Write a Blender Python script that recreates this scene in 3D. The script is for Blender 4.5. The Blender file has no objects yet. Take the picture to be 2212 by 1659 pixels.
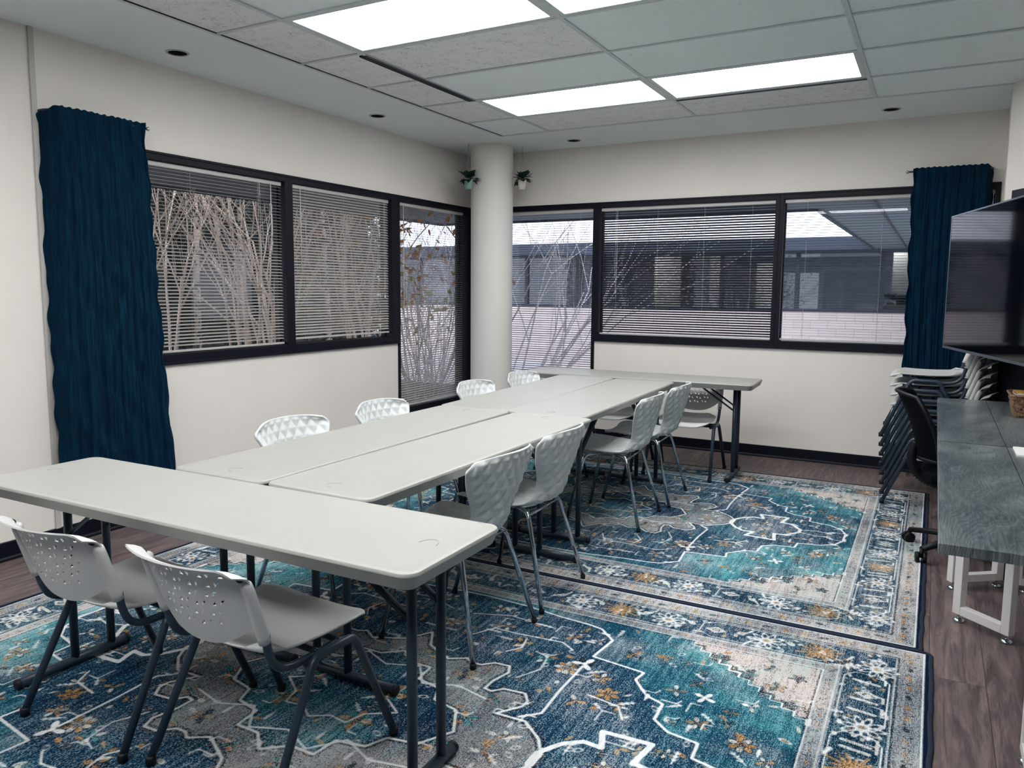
import bpy, bmesh, math, random
import numpy as np
from mathutils import Vector, Matrix
S = bpy.context.scene
COL = S.collection
PI = math.pi
R = math.radians
rnd = random.Random(7)

# ------------------------------------------------------------------ helpers
def lin(h, k=1.0):
    h = h.lstrip('#')
    o = []
    for i in (0, 2, 4):
        c = int(h[i:i+2], 16) / 255
        o.append((c / 12.92 if c <= .04045 else ((c + .055) / 1.055) ** 2.4) * k)
    return (o[0], o[1], o[2], 1)

def tag(o, label=None, cat=None, group=None, kind=None):
    if label: o['label'] = label
    if cat: o['category'] = cat
    if group: o['group'] = group
    if kind: o['kind'] = kind
    return o

def empty(name, loc=(0, 0, 0), rz=0, label=None, cat=None, group=None, kind=None):
    o = bpy.data.objects.new(name, None)
    o.empty_display_size = .1
    COL.objects.link(o)
    o.location = loc
    o.rotation_euler = (0, 0, rz)
    return tag(o, label, cat, group, kind)

class MB:
    """collects shapes into one mesh"""
    def __init__(s): s.v = []; s.f = []; s.sm = []
    def add(s, v, f, smooth=True, M=None):
        n = len(s.v)
        if M is not None: v = [tuple(M @ Vector(p)) for p in v]
        s.v += [tuple(p) for p in v]
        s.f += [tuple(i + n for i in q) for q in f]
        s.sm += [smooth] * len(f)
        return s
    def box(s, lo, hi, M=None):
        x0, y0, z0 = lo; x1, y1, z1 = hi
        v = [(x0,y0,z0),(x1,y0,z0),(x1,y1,z0),(x0,y1,z0),(x0,y0,z1),(x1,y0,z1),(x1,y1,z1),(x0,y1,z1)]
        f = [(3,2,1,0),(4,5,6,7),(0,1,5,4),(1,2,6,5),(2,3,7,6),(3,0,4,7)]
        return s.add(v, f, False, M)
    def prism(s, poly, z0, z1, M=None, smooth=False):
        n = len(poly)
        v = [(x, y, z0) for x, y in poly] + [(x, y, z1) for x, y in poly]
        f = [tuple(range(n))[::-1], tuple(range(n, 2*n))]
        s.add(v, f, False, M)
        k = len(s.v) - 2*n
        for i in range(n):
            j = (i + 1) % n
            s.f.append((k+i, k+j, k+n+j, k+n+i)); s.sm.append(smooth)
        return s
    def lathe(s, prof, n=24, M=None, caps=True):
        v = []; f = []
        for r, z in prof:
            for i in range(n):
                a = 2*PI*i/n; v.append((r*math.cos(a), r*math.sin(a), z))
        for k in range(len(prof)-1):
            for i in range(n):
                j = (i+1) % n
                f.append((k*n+i, k*n+j, (k+1)*n+j, (k+1)*n+i))
        if caps:
            f.append(tuple(range(n))[::-1]); m = (len(prof)-1)*n
            f.append(tuple(range(m, m+n)))
        return s.add(v, f, True, M)
    def tube(s, pts, r, n=10, cap=True, M=None, flat=1.0):
        pts = [Vector(p) for p in pts]
        if not hasattr(r, '__len__'): r = [r]*len(pts)
        v = []; f = []
        t0 = (pts[1]-pts[0]).normalized()
        up = Vector((0,0,1)) if abs(t0.z) < .9 else Vector((1,0,0))
        nx = t0.cross(up).normalized()
        for k, p in enumerate(pts):
            if k == 0: t = t0
            elif k == len(pts)-1: t = (pts[-1]-pts[-2]).normalized()
            else: t = ((pts[k+1]-p).normalized() + (p-pts[k-1]).normalized()).normalized()
            nx = (nx - t*nx.dot(t)).normalized(); ny = t.cross(nx)
            for i in range(n):
                a = 2*PI*i/n
                v.append(tuple(p + nx*(r[k]*math.cos(a)) + ny*(r[k]*flat*math.sin(a))))
        for k in range(len(pts)-1):
            for i in range(n):
                j = (i+1) % n
                f.append((k*n+i, k*n+j, (k+1)*n+j, (k+1)*n+i))
        if cap:
            f.append(tuple(range(n))[::-1]); m = (len(pts)-1)*n
            f.append(tuple(range(m, m+n)))
        return s.add(v, f, True, M)
    def sphere(s, c, r, n=14, sc=(1,1,1), M=None):
        prof = []
        m = n//2+1
        v = []; f = []
        for k in range(m+1):
            th = PI*k/m
            for i in range(n):
                a = 2*PI*i/n
                v.append((c[0]+sc[0]*r*math.sin(th)*math.cos(a), c[1]+sc[1]*r*math.sin(th)*math.sin(a), c[2]-sc[2]*r*math.cos(th)))
        for k in range(m):
            for i in range(n):
                j = (i+1) % n
                f.append((k*n+i, k*n+j, (k+1)*n+j, (k+1)*n+i))
        return s.add(v, f, True, M)
    def sheet(s, fn, nu, nv, th, hole=None, M=None, rim=None):
        """solid sheet from fn(u,v)->xyz, u,v in 0..1; th thickness; hole(i,j)->0 none,1 full,2/3 triangle halves"""
        P = np.array([[fn(i/nu, j/nv) for i in range(nu+1)] for j in range(nv+1)], float)
        du = np.gradient(P, axis=1); dv = np.gradient(P, axis=0)
        N = np.cross(du, dv); N /= (np.linalg.norm(N, axis=2, keepdims=True) + 1e-12)
        A = P + N*th/2; B = P - N*th/2
        k = (nu+1)*(nv+1)
        v = [tuple(p) for p in A.reshape(-1,3)] + [tuple(p) for p in B.reshape(-1,3)]
        idx = lambda i, j: j*(nu+1)+i
        top = []
        for j in range(nv):
            for i in range(nu):
                q = (idx(i,j), idx(i+1,j), idx(i+1,j+1), idx(i,j+1))
                h = hole(i,j) if hole else 0
                if h == 1: continue
                if h == 2: top.append((q[0], q[1], q[2])); continue
                if h == 3: top.append((q[0], q[2], q[3])); continue
                top.append(q)
        cnt = {}
        for q in top:
            for a, b in zip(q, q[1:]+q[:1]): cnt[(a,b)] = cnt.get((a,b), 0)+1
        f = list(top) + [tuple(x+k for x in q[::-1]) for q in top]
        for (a, b) in list(cnt):
            if (b, a) not in cnt: f.append((b, a, a+k, b+k))
        return s.add(v, f, True, M)
    def mesh(s, name):
        me = bpy.data.meshes.new(name)
        me.from_pydata(s.v, [], s.f)
        me.polygons.foreach_set('use_smooth', s.sm)
        me.validate(); me.update()
        return me
    def build(s, name, mat, parent=None, bevel=0, seg=2, loc=None, autos=None, kind=None, label=None, subsurf=0):
        me = s.mesh(name)
        if mat: me.materials.append(mat)
        o = bpy.data.objects.new(name, me)
        COL.objects.link(o)
        if parent: o.parent = parent
        if loc: o.location = loc
        if bevel:
            m = o.modifiers.new('b', 'BEVEL'); m.width = bevel; m.segments = seg; m.limit_method = 'ANGLE'; m.angle_limit = R(40)
        if subsurf:
            m = o.modifiers.new('s', 'SUBSURF'); m.levels = subsurf; m.render_levels = subsurf
        if autos: smooth_by_angle(me, autos)
        if kind: o['kind'] = kind
        if label: o['label'] = label
        return o

def smooth_by_angle(me, deg):
    me.polygons.foreach_set('use_smooth', [True]*len(me.polygons))
    bm = bmesh.new(); bm.from_mesh(me)
    for e in bm.edges:
        e.smooth = not (len(e.link_faces) == 2 and e.calc_face_angle(0) > R(deg))
    bm.to_mesh(me); bm.free()

def copy_tree(o, parent=None):
    kids = list(o.children)
    c = o.copy(); COL.objects.link(c)
    if parent: c.parent = parent
    for k in kids: copy_tree(k, c)
    return c

def place(proto, used, loc, rz, label, group=None, rx=0, ry=0):
    o = proto if not used else copy_tree(proto)
    o.location = loc; o.rotation_euler = (rx, ry, rz)
    o['label'] = label
    if group: o['group'] = group
    return o

def arc(c, r, a0, a1, n, plane='yz', x=0):
    out = []
    for i in range(n+1):
        a = R(a0 + (a1-a0)*i/n)
        p, q = c[0]+r*math.cos(a), c[1]+r*math.sin(a)
        out.append((x, p, q) if plane == 'yz' else ((p, x, q) if plane == 'xz' else (p, q, x)))
    return out

def smooth_path(pts, n=6):
    """Catmull-Rom"""
    P = [Vector(p) for p in pts]; P = [P[0]*2-P[1]] + P + [P[-1]*2-P[-2]]
    out = []
    for k in range(1, len(P)-2):
        for i in range(n):
            t = i/n
            a, b, c, d = P[k-1], P[k], P[k+1], P[k+2]
            out.append(.5*((2*b)+(c-a)*t+(2*a-5*b+4*c-d)*t*t+(3*b-a-3*c+d)*t**3))
    out.append(P[-2])
    return [tuple(p) for p in out]

def rrect(x0, y0, x1, y1, r, n=6):
    out = []
    for cx, cy, a in ((x1-r, y0+r, -90), (x1-r, y1-r, 0), (x0+r, y1-r, 90), (x0+r, y0+r, 180)):
        for i in range(n+1):
            t = R(a+90*i/n); out.append((cx+r*math.cos(t), cy+r*math.sin(t)))
    return out

# ------------------------------------------------------------------ materials
class NT:
    def __init__(s, name):
        s.m = bpy.data.materials.new(name); s.m.use_nodes = True
        s.t = s.m.node_tree; s.n = s.t.nodes; s.l = s.t.links
        s.b = s.n['Principled BSDF']; s.out = s.n['Material Output']
    def node(s, typ, **kw):
        n = s.n.new(typ)
        for k, v in kw.items():
            if k.startswith('_'): setattr(n, k[1:], v)
        return n
    def link(s, a, b): s.l.new(a, b)
    def setin(s, sock, v):
        if hasattr(v, 'is_output') or isinstance(v, bpy.types.NodeSocket): s.link(v, sock)
        else: sock.default_value = v
    def math(s, op, a, b=0., c=None, clamp=False):
        n = s.n.new('ShaderNodeMath'); n.operation = op; n.use_clamp = clamp
        s.setin(n.inputs[0], a); s.setin(n.inputs[1], b)
        if c is not None: s.setin(n.inputs[2], c)
        return n.outputs[0]
    def mix(s, f, a, b, typ='RGBA', blend='MIX'):
        n = s.n.new('ShaderNodeMix'); n.data_type = typ
        if typ == 'RGBA':
            n.blend_type = blend
            s.setin(n.inputs[0], f); s.setin(n.inputs[6], a); s.setin(n.inputs[7], b); return n.outputs[2]
        s.setin(n.inputs[0], f); s.setin(n.inputs[2], a); s.setin(n.inputs[3], b); return n.outputs[0]
    def noise(s, vec, scale, detail=3, rough=.5, dist=0):
        n = s.n.new('ShaderNodeTexNoise')
        n.inputs['Scale'].default_value = scale; n.inputs['Detail'].default_value = detail
        n.inputs['Roughness'].default_value = rough; n.inputs['Distortion'].default_value = dist
        if vec is not None: s.link(vec, n.inputs['Vector'])
        return n.outputs['Fac']
    def coord(s, scale=(1,1,1), rot=(0,0,0), which='Object', loc=(0,0,0)):
        c = s.n.new('ShaderNodeTexCoord'); m = s.n.new('ShaderNodeMapping')
        m.inputs['Scale'].default_value = scale; m.inputs['Rotation'].default_value = rot; m.inputs['Location'].default_value = loc
        s.link(c.outputs[which], m.inputs['Vector']); return m.outputs['Vector']
    def ramp(s, f, stops, interp='LINEAR'):
        n = s.n.new('ShaderNodeValToRGB'); n.color_ramp.interpolation = interp
        e = n.color_ramp.elements
        while len(e) < len(stops): e.new(.5)
        for el, (p, c) in zip(e, stops): el.position = p; el.color = c
        s.link(f, n.inputs[0]); return n.outputs[0]
    def rng(s, v, a, b, c=0., d=1.):
        n = s.n.new('ShaderNodeMapRange')
        s.setin(n.inputs['Value'], v)
        n.inputs['From Min'].default_value = a; n.inputs['From Max'].default_value = b
        n.inputs['To Min'].default_value = c; n.inputs['To Max'].default_value = d
        return n.outputs[0]
    def bump(s, h, strength=.3, dist=.01):
        n = s.n.new('ShaderNodeBump'); n.inputs['Strength'].default_value = strength; n.inputs['Distance'].default_value = dist
        s.link(h, n.inputs['Height']); s.link(n.outputs[0], s.b.inputs['Normal']); return n

def pbr(name, col, rough=.5, metal=0, noise=0, nscale=20, bump=0, bscale=200, spec=.5, coat=0, nstretch=(1,1,1)):
    T = NT(name)
    c = lin(col) if isinstance(col, str) else col
    T.b.inputs['Roughness'].default_value = rough; T.b.inputs['Metallic'].default_value = metal
    T.b.inputs['Specular IOR Level'].default_value = spec; T.b.inputs['Coat Weight'].default_value = coat
    v = T.coord(nstretch)
    f = T.noise(v, nscale, 4)
    dark = tuple(x*(1-noise) for x in c[:3]) + (1,)
    lite = tuple(min(1, x*(1+noise*.6)) for x in c[:3]) + (1,)
    T.link(T.mix(T.rng(f, .3, .7), dark, lite), T.b.inputs['Base Color'])
    if bump:
        T.bump(T.noise(v, bscale, 3), bump, .002)
    return T.m

M = {}
M['wall'] = pbr('wall_paint', '#e3ddd7', .75, noise=.025, nscale=2.5, bump=.12, bscale=90, spec=.25)
M['wall_far'] = pbr('slate_wall_paint', '#46525e', .8, spec=.2)
M['soffit'] = pbr('soffit_paint', '#e6efee', .8, noise=.02, nscale=2, bump=.05, spec=.2)
M['column'] = pbr('column_paint', '#dcd9d4', .6, noise=.02, nscale=2, spec=.3)
M['battens'] = pbr('batten_paint', '#bab7b3', .7)
M['black_base'] = pbr('black_vinyl', '#070a18', .5, noise=.1, spec=.2)
M['win_frame'] = pbr('dark_bronze_metal', '#080a18', .5, noise=.12, nscale=8, spec=.2)
M['tbar'] = pbr('grid_enamel', '#c9d2d3', .5)
M['table'] = pbr('grey_white_resin', '#a1a09b', .42, noise=.03, nscale=5, bump=.18, bscale=420, spec=.4)
M['steel_dark'] = pbr('charcoal_powdercoat', '#273545', .38, noise=.06, nscale=30, spec=.5)
M['steel_brown'] = pbr('dark_powdercoat', '#223041', .35, noise=.06, spec=.5)
M['white_plastic'] = pbr('white_plastic', '#c9c9c8', .38, noise=.015, bump=.05, bscale=500, spec=.45)
M['shell_plastic'] = pbr('shell_white_plastic', '#cfd2d2', .34, noise=.01, spec=.5)
M['chrome'] = pbr('chrome', '#b9c4cc', .12, 1.0)
M['rubber'] = pbr('black_rubber', '#0b0d16', .6)
M['black_plastic'] = pbr('black_plastic', '#05060d', .5, noise=.1, spec=.3)
M['black_fabric'] = pbr('black_mesh_fabric', '#020308', .95, noise=.2, nscale=300, spec=.1)
M['tv_body'] = pbr('tv_body', '#23303f', .35)
M['tv_screen'] = pbr('tv_screen', '#010409', .06, spec=.08)
M['white_metal'] = pbr('white_powdercoat', '#d3cfcf', .4, noise=.02)
M['shade_panel'] = pbr('dark_shade_panel', '#131826', .5, noise=.08, nscale=6)  # television's shade on the wall, put into a panel colour
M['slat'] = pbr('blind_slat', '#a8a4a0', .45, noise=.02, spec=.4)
M['slat_backlit'] = pbr('blind_slat_backlit', '#6c6c76', .45, noise=.02, spec=.4)  # same slats seen against the windows, backlit tone put into the colour
M['slat_backlit_deep'] = pbr('blind_slat_backlit_deep', '#4b4d57', .5, spec=.3)  # deeper backlit shade put into the slat colour
M['rail'] = pbr('blind_rail', '#b7b5b2', .4)
M['cord'] = pbr('blind_cord', '#c8c6c0', .7)
M['pot_white'] = pbr('pot_white', '#d9d4d4', .5)
M['pot_teal'] = pbr('pot_pale_green', '#86aaa4', .5)
M['leaf'] = pbr('dark_leaf', '#0f2a26', .5, noise=.4, nscale=30)
M['string'] = pbr('string', '#8d8f90', .8)
M['vent'] = pbr('vent_black', '#05060c', .7)
M['ring'] = pbr('light_trim', '#a8b2bd', .4)
M['paper'] = pbr('paper', '#e8e6e4', .7)
M['red'] = pbr('red_card', '#b3402e', .6)
M['yellow'] = pbr('yellow_card', '#d6a545', .6)
M['silver'] = pbr('silver_trim', '#8f9aa6', .3, 1.0)
# wood floor
T = NT('plank_floor')
v = T.coord()
br = T.node('ShaderNodeTexBrick')
mp = T.n.new('ShaderNodeMapping'); mp.inputs['Rotation'].default_value = (0, 0, PI/2); T.link(v, mp.inputs['Vector'])
T.link(mp.outputs[0], br.inputs['Vector'])
br.inputs['Scale'].default_value = 1; br.inputs['Brick Width'].default_value = 1.2; br.inputs['Row Height'].default_value = .18
br.inputs['Mortar Size'].default_value = .0012; br.inputs['Mortar Smooth'].default_value = .3; br.inputs['Bias'].default_value = 0
br.inputs['Color1'].default_value = (.25,.25,.25,1); br.inputs['Color2'].default_value = (.75,.75,.75,1); br.inputs['Mortar'].default_value = (0,0,0,1)
sv = T.coord((9, .9, 1))
off = T.n.new('ShaderNodeVectorMath'); off.operation = 'ADD'; T.link(sv, off.inputs[0]); 
vm = T.n.new('ShaderNodeVectorMath'); vm.operation = 'SCALE'; T.link(br.outputs['Color'], vm.inputs[0]); vm.inputs[3].default_value = 9
T.link(vm.outputs[0], off.inputs[1])
g1 = T.noise(off.outputs[0], 2.2, 8, .62, 1.6)
g2 = T.noise(T.coord((60, 2.5, 1)), 3, 4, .6)
g = T.math('ADD', T.math('MULTIPLY', g1, .75), T.math('MULTIPLY', g2, .25))
c = T.ramp(g, [(.30, lin('#3d3337')), (.45, lin('#5b4f50')), (.55, lin('#746563')), (.72, lin('#93827b'))])
c = T.mix(T.math('MULTIPLY', br.outputs['Fac'], .8), c, lin('#1d191d'))
c = T.mix(.35, c, T.mix(1., c, br.outputs['Color'], blend='MULTIPLY'))
T.link(c, T.b.inputs['Base Color']); T.b.inputs['Roughness'].default_value = .48; T.b.inputs['Specular IOR Level'].default_value = .35
T.bump(T.math('SUBTRACT', g, T.math('MULTIPLY', br.outputs['Fac'], .8)), .15, .002)
M['floor'] = T.m

# ceiling tile
def tile_mat(name, fissure, base):
    T = NT(name)
    v = T.coord((1, 1, 1), which='Object')
    n1 = T.noise(v, 70, 3, .7, 2.0)
    n2 = T.noise(v, 14, 2, .5)
    thr = T.math('MULTIPLY', T.rng(n1, .60 - .05*fissure, .66, 0, 1), T.rng(n2, .45, .6, .15, 1))
    c = T.mix(T.math('MULTIPLY', thr, .25 + .5*fissure), lin(base), lin('#4b4f52'))
    T.link(c, T.b.inputs['Base Color']); T.b.inputs['Roughness'].default_value = .9; T.b.inputs['Specular IOR Level'].default_value = .1
    T.bump(T.math('SUBTRACT', 1., thr), .5, .004)
    return T.m
M['tile'] = tile_mat('acoustic_tile', .1, '#ebf5f6')
M['tile_pitted'] = tile_mat('acoustic_tile_pitted', 1., '#ecf0f0')

# light diffuser
T = NT('light_diffuser')
T.b.inputs['Base Color'].default_value = (.9,.9,.9,1)
T.b.inputs['Emission Color'].default_value = (.975,.985,.985,1); T.b.inputs['Emission Strength'].default_value = 14.5
M['diffuser'] = T.m

T = NT('far_fill_lamp'); T.b.inputs['Emission Color'].default_value = (1, .95, .85, 1); T.b.inputs['Emission Strength'].default_value = 45  # added glow that brightens the far building's interior
M['far_fill_lamp'] = T.m
# desk wood
T = NT('grey_oak_laminate')
v = T.coord((3.2, 1.0, 1))
n0 = T.noise(v, 1.6, 2, .5, .5)
wv = T.n.new('ShaderNodeVectorMath'); wv.operation = 'ADD'; T.link(v, wv.inputs[0])
sc = T.n.new('ShaderNodeCombineXYZ'); T.link(T.math('MULTIPLY', n0, 1.6), sc.inputs[0]); T.link(T.math('MULTIPLY', n0, .8), sc.inputs[1]); T.link(sc.outputs[0], wv.inputs[1])
w = T.n.new('ShaderNodeTexWave'); w.wave_type = 'BANDS'; w.bands_direction = 'X'
T.link(wv.outputs[0], w.inputs['Vector']); w.inputs['Scale'].default_value = 7; w.inputs['Distortion'].default_value = 3; w.inputs['Detail'].default_value = 3; w.inputs['Detail Scale'].default_value = 1.2
n = T.noise(T.coord((70, 4, 1)), 3, 5, .65)
n3 = T.noise(wv.outputs[0], 2.2, 4, .6, .6)
g = T.math('ADD', T.math('MULTIPLY', w.outputs['Fac'], .07), T.math('ADD', T.math('MULTIPLY', n, .42), T.math('MULTIPLY', n3, .45)))
c = T.ramp(g, [(.38, lin('#42494e')), (.49, lin('#666d71')), (.6, lin('#828889')), (.74, lin('#a0a4a3'))])
T.link(c, T.b.inputs['Base Color']); T.b.inputs['Roughness'].default_value = .3; T.b.inputs['Specular IOR Level'].default_value = .5
T.bump(g, .06, .001)
M['desk'] = T.m

# curtain
T = NT('navy_crinkle_voile')
v = T.coord((40, 40, 2.2))
n = T.noise(v, 2.5, 6, .6, .8)
n2 = T.noise(T.coord((150, 150, 150)), 2, 2)
c = T.ramp(T.math('ADD', T.math('MULTIPLY', n, .8), T.math('MULTIPLY', n2, .2)), [(.33, lin('#001426')), (.5, lin('#00253b')), (.68, lin('#024059'))])
T.link(c, T.b.inputs['Base Color']); T.b.inputs['Roughness'].default_value = .85; T.b.inputs['Specular IOR Level'].default_value = .15
tr = T.n.new('ShaderNodeBsdfTranslucent'); tr.inputs[0].default_value = lin('#0a6f9e')
tp = T.n.new('ShaderNodeBsdfTransparent'); tp.inputs[0].default_value = lin('#3f8fb8')
mx = T.n.new('ShaderNodeMixShader'); mx.inputs[0].default_value = .22
T.link(T.b.outputs[0], mx.inputs[1]); T.link(tr.outputs[0], mx.inputs[2])
mx2 = T.n.new('ShaderNodeMixShader'); T.link(T.rng(n2, .45, .75, .0, .10), mx2.inputs[0])
T.link(mx.outputs[0], mx2.inputs[1]); T.link(tp.outputs[0], mx2.inputs[2]); T.link(mx2.outputs[0], T.out.inputs[0])
T.bump(n, .7, .01)
M['curtain'] = T.m

# window glass: thin pane
def glass(name, tint, rough=.0, refl=1.):
    T = NT(name)
    T.n.remove(T.b)
    tp = T.n.new('ShaderNodeBsdfTransparent'); tp.inputs[0].default_value = tint
    gl = T.n.new('ShaderNodeBsdfGlossy'); gl.inputs['Roughness'].default_value = rough
    lw = T.n.new('ShaderNodeLayerWeight'); lw.inputs[0].default_value = .5
    mx = T.n.new('ShaderNodeMixShader'); T.link(T.math('MULTIPLY', T.math('ADD', T.math('MULTIPLY', T.math('POWER', lw.outputs['Facing'], 5.), .9), .035), refl, clamp=True), mx.inputs[0])
    T.link(tp.outputs[0], mx.inputs[1]); T.link(gl.outputs[0], mx.inputs[2]); T.link(mx.outputs[0], T.out.inputs[0])
    return T.m
M['glass'] = glass('window_glass', (.86, .88, .93, 1))
M['glass_dark'] = glass('far_glass', (.66, .68, .72, 1), 0, 1.8)

# exterior
M['brick'] = None
T = NT('pink_painted_block')
v = T.coord(rot=(PI/2, 0, 0))
br = T.node('ShaderNodeTexBrick'); T.link(v, br.inputs['Vector'])
br.inputs['Scale'].default_value = 1; br.inputs['Brick Width'].default_value = .4; br.inputs['Row Height'].default_value = .2; br.inputs['Mortar Size'].default_value = .006
br.inputs['Color1'].default_value = lin('#cdbfb8'); br.inputs['Color2'].default_value = lin('#d5c8c0'); br.inputs['Mortar'].default_value = lin('#b0a29d')
T.link(br.outputs['Color'], T.b.inputs['Base Color']); T.b.inputs['Roughness'].default_value = .85
M['brick'] = T.m
M['canopy'] = pbr('canopy_soffit', '#77858c', .8, noise=.05, nscale=2)
M['fascia'] = pbr('fascia', '#3a4350', .7)
M['ext_frame'] = pbr('ext_frame', '#1b2230', .5)
M['far_room'] = pbr('far_room_dark', '#5e6873', .9)
M['far_room_light'] = pbr('far_room_cream', '#b5b2a6', .9)
M['ground'] = pbr('pale_concrete', '#a9a6a6', .9, noise=.2, nscale=1.5)
M['mulch'] = pbr('mulch', '#3a322e', .95, noise=.5, nscale=12)
M['bark'] = pbr('pale_bark', '#cdb8a5', .8, noise=.3, nscale=9, nstretch=(1,1,.3))
M['bark_grey'] = pbr('grey_bark', '#b9b2b0', .8, noise=.3, nscale=12)
M['hedge'] = pbr('hedge_leaf', '#141f1c', .8, noise=.6, nscale=14)
M['leaf_orange'] = pbr('orange_leaf', '#c9853c', .7, noise=.3)
M['leaf_yellow'] = pbr('yellow_green_leaf', '#a9a952', .7, noise=.3)

# basket
T = NT('woven_seagrass')
v = T.coord((1, 1, 1))
n = T.noise(v, 60, 3, .6, 1.5)
T.link(T.ramp(n, [(.35, lin('#2a1d18')), (.5, lin('#80634a')), (.65, lin('#b8976f'))]), T.b.inputs['Base Color'])
T.b.inputs['Roughness'].default_value = .8; T.bump(n, .8, .006)
M['basket'] = T.m
# ------------------------------------------------------------------ rugs
HX, HY = 1.775, 1.365
def build_rug_mesh():
    step = .0055
    nx, ny = int(2*HX/step), int(2*HY/step)
    X = np.linspace(-HX, HX, nx+1); Y = np.linspace(-HY, HY, ny+1)
    # quadrant fields sampled on |x|,|y|
    qx = np.linspace(0, HX, nx//2+2); qy = np.linspace(0, HY, ny//2+2)
    GX, GY = np.meshgrid(qx, qy)
    BIG = .05
    def seg(ax, ay, bx, by, GX=GX, GY=GY):
        dx, dy = bx-ax, by-ay
        t = np.clip(((GX-ax)*dx+(GY-ay)*dy)/(dx*dx+dy*dy+1e-12), 0, 1)
        return np.hypot(GX-ax-t*dx, GY-ay-t*dy)
    def poly_dist(pts):
        d = np.full(GX.shape, 9.)
        for a, b in zip(pts, pts[1:]): d = np.minimum(d, seg(*a, *b))
        return d
    def inside(pts):
        r = np.zeros(GX.shape, bool)
        for (x0, y0), (x1, y1) in zip(pts, pts[1:]+pts[:1]):
            c = ((y0 > GY) != (y1 > GY)) & (GX < (x1-x0)*(GY-y0)/((y1-y0) if y1 != y0 else 1e-9)+x0)
            r ^= c
        return r
    out = [(-.1,1.0),(.22,.985),(.4,.955),(.53,.945),(.59,.93),(.665,.855),(.65,.69),(.86,.665),(.85,.6),(.92,.515),(.985,.49),(.99,.385),(1.05,.335),(1.15,.32),(1.155,.235),(1.27,.21),(1.34,.15),(1.37,.07),(1.37,-.1)]
    ring = [(.74,-.02),(.74,.03),(.785,.11),(.84,.155),(.9,.15),(.87,.235),(1.03,.245),(1.01,.125),(1.07,.115),(1.13,.03),(1.13,-.02)]
    med = [(-.1,.56),(0,.56),(.06,.46),(.18,.40),(.24,.44),(.27,.42),(.31,.42),(.35,.46),(.41,.465),(.43,.42),(.41,.34),(.41,.28),(.44,.275),(.47,.31),(.55,.32),(.58,.28),(.58,.24),(.525,.16),(.63,.165),(.71,.10),(.755,.03),(.755,-.1)]
    F = {}
    do = poly_dist(out); dm = poly_dist(med); dr = poly_dist(ring)
    io = inside(out+[(-.1,-.1)]); im = inside(med+[(-.1,-.1)])
    F['outl'] = np.where(io, -do, do); F['med'] = np.where(im, -dm, dm)
    # stepped corner
    st = []; n = 11; x0, y0, x1, y1 = .955, .985, 1.43, .60
    for k in range(n):
        xa = x0+(x1-x0)*k/n; ya = y0+(y1-y0)*k/n; xb = x0+(x1-x0)*(k+1)/n; yb = y0+(y1-y0)*(k+1)/n
        st += [(xa, ya), (xb, ya), (xb, yb)]
    dst = poly_dist(st); ic = inside(st+[(1.43, 1.02), (x0, 1.02)])
    F['corn'] = np.where(ic, -dst, dst)
    inn = [(-.1,.37),(0,.37),(.07,.31),(.16,.31),(.17,.22),(.27,.20),(.30,.13),(.40,.11),(.46,0),(.46,-.1)]
    di = poly_dist(inn); ii = inside(inn+[(-.1,-.1)]); F['inn'] = np.where(ii, -di, di)
    core = [(-.1,.16),(0,.16),(.06,.12),(.13,.13),(.15,.06),(.24,0),(.24,-.1)]
    dc = poly_dist(core)
    E_ = np.minimum(HX-GX, HY-GY)        # distance from the edge
    F['edge'] = E_
    line = np.full(GX.shape, BIG); dark = line.copy(); gold = line.copy(); cream = line.copy(); teal = line.copy()
    mn = np.minimum
    line = mn(line, do-.0052); line = mn(line, dr-.0095); line = mn(line, dm-.0045); line = mn(line, di-.0045); line = mn(line, dc-.004)
    dark = mn(dark, np.abs(dm-.012)-.005); dark = mn(dark, np.abs(di-.011)-.004)
    dark = mn(dark, np.where(ic, dst-.007, BIG)); line = mn(line, np.where(ic, BIG, dst-.0085))
    for pts, w in (([(.60,.18),(.655,.235),(.645,.40),(.645,.60)], .005), ([(.3,.72),(.5,.74),(.56,.70)], .004), ([(.15,.62),(.2,.72),(.3,.72)], .004),
                   ([(.05,.80),(.2,.86),(.42,.84)], .0035), ([(.74,.42),(.86,.40),(.9,.33)], .004), ([(.2,.2),(.32,.25),(.45,.22)], .004),
                   ([(0,.25),(.12,.3),(.2,.2)], .004), ([(1.13,.02),(1.22,.05),(1.30,.03)], .004), ([(.34,.56),(.38,.62),(.36,.70)], .004),
                   ([(.47,.40),(.52,.5),(.50,.6),(.44,.62)], .0035)):
        line = mn(line, poly_dist(pts)-w)
    line = mn(line, np.abs(E_-.112)-.0025); line = mn(line, np.abs(E_-.022)-.002)
    line = mn(line, np.abs(E_-.288)-.002); line = mn(line, np.abs(E_-.298)-.0015)
    line = mn(line, np.abs(E_-.345)-.0025)
    dark = mn(dark, np.abs(E_-.104)-.004); dark = mn(dark, np.abs(E_-.352)-.003)
    # angular cartouche lines in the main band
    for c0, L, ax in ((.0,.26,0),(.60,.26,0),(1.2,.26,0),(.0,.2,1),(.42,.2,1),(.86,.2,1)):
        bx = HY-.20 if ax == 0 else HX-.20
        pts = []
        for s1, s2 in ((-1,-.5),(-.8,-.9),(.8,-.9),(1,-.5),(1,.5),(.8,.9),(-.8,.9),(-1,.5),(-1,-.5)):
            a, b = c0+s1*L, bx+s2*.082
            pts.append((a, b) if ax == 0 else (b, a))
        line = mn(line, poly_dist(pts)-.0022)
    r = random.Random(11)
    def win(cx, cy, R_):
        i0, i1 = np.searchsorted(qx, [cx-R_, cx+R_]); j0, j1 = np.searchsorted(qy, [cy-R_, cy+R_])
        return slice(max(j0-1,0), j1+1), slice(max(i0-1,0), i1+1)
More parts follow.
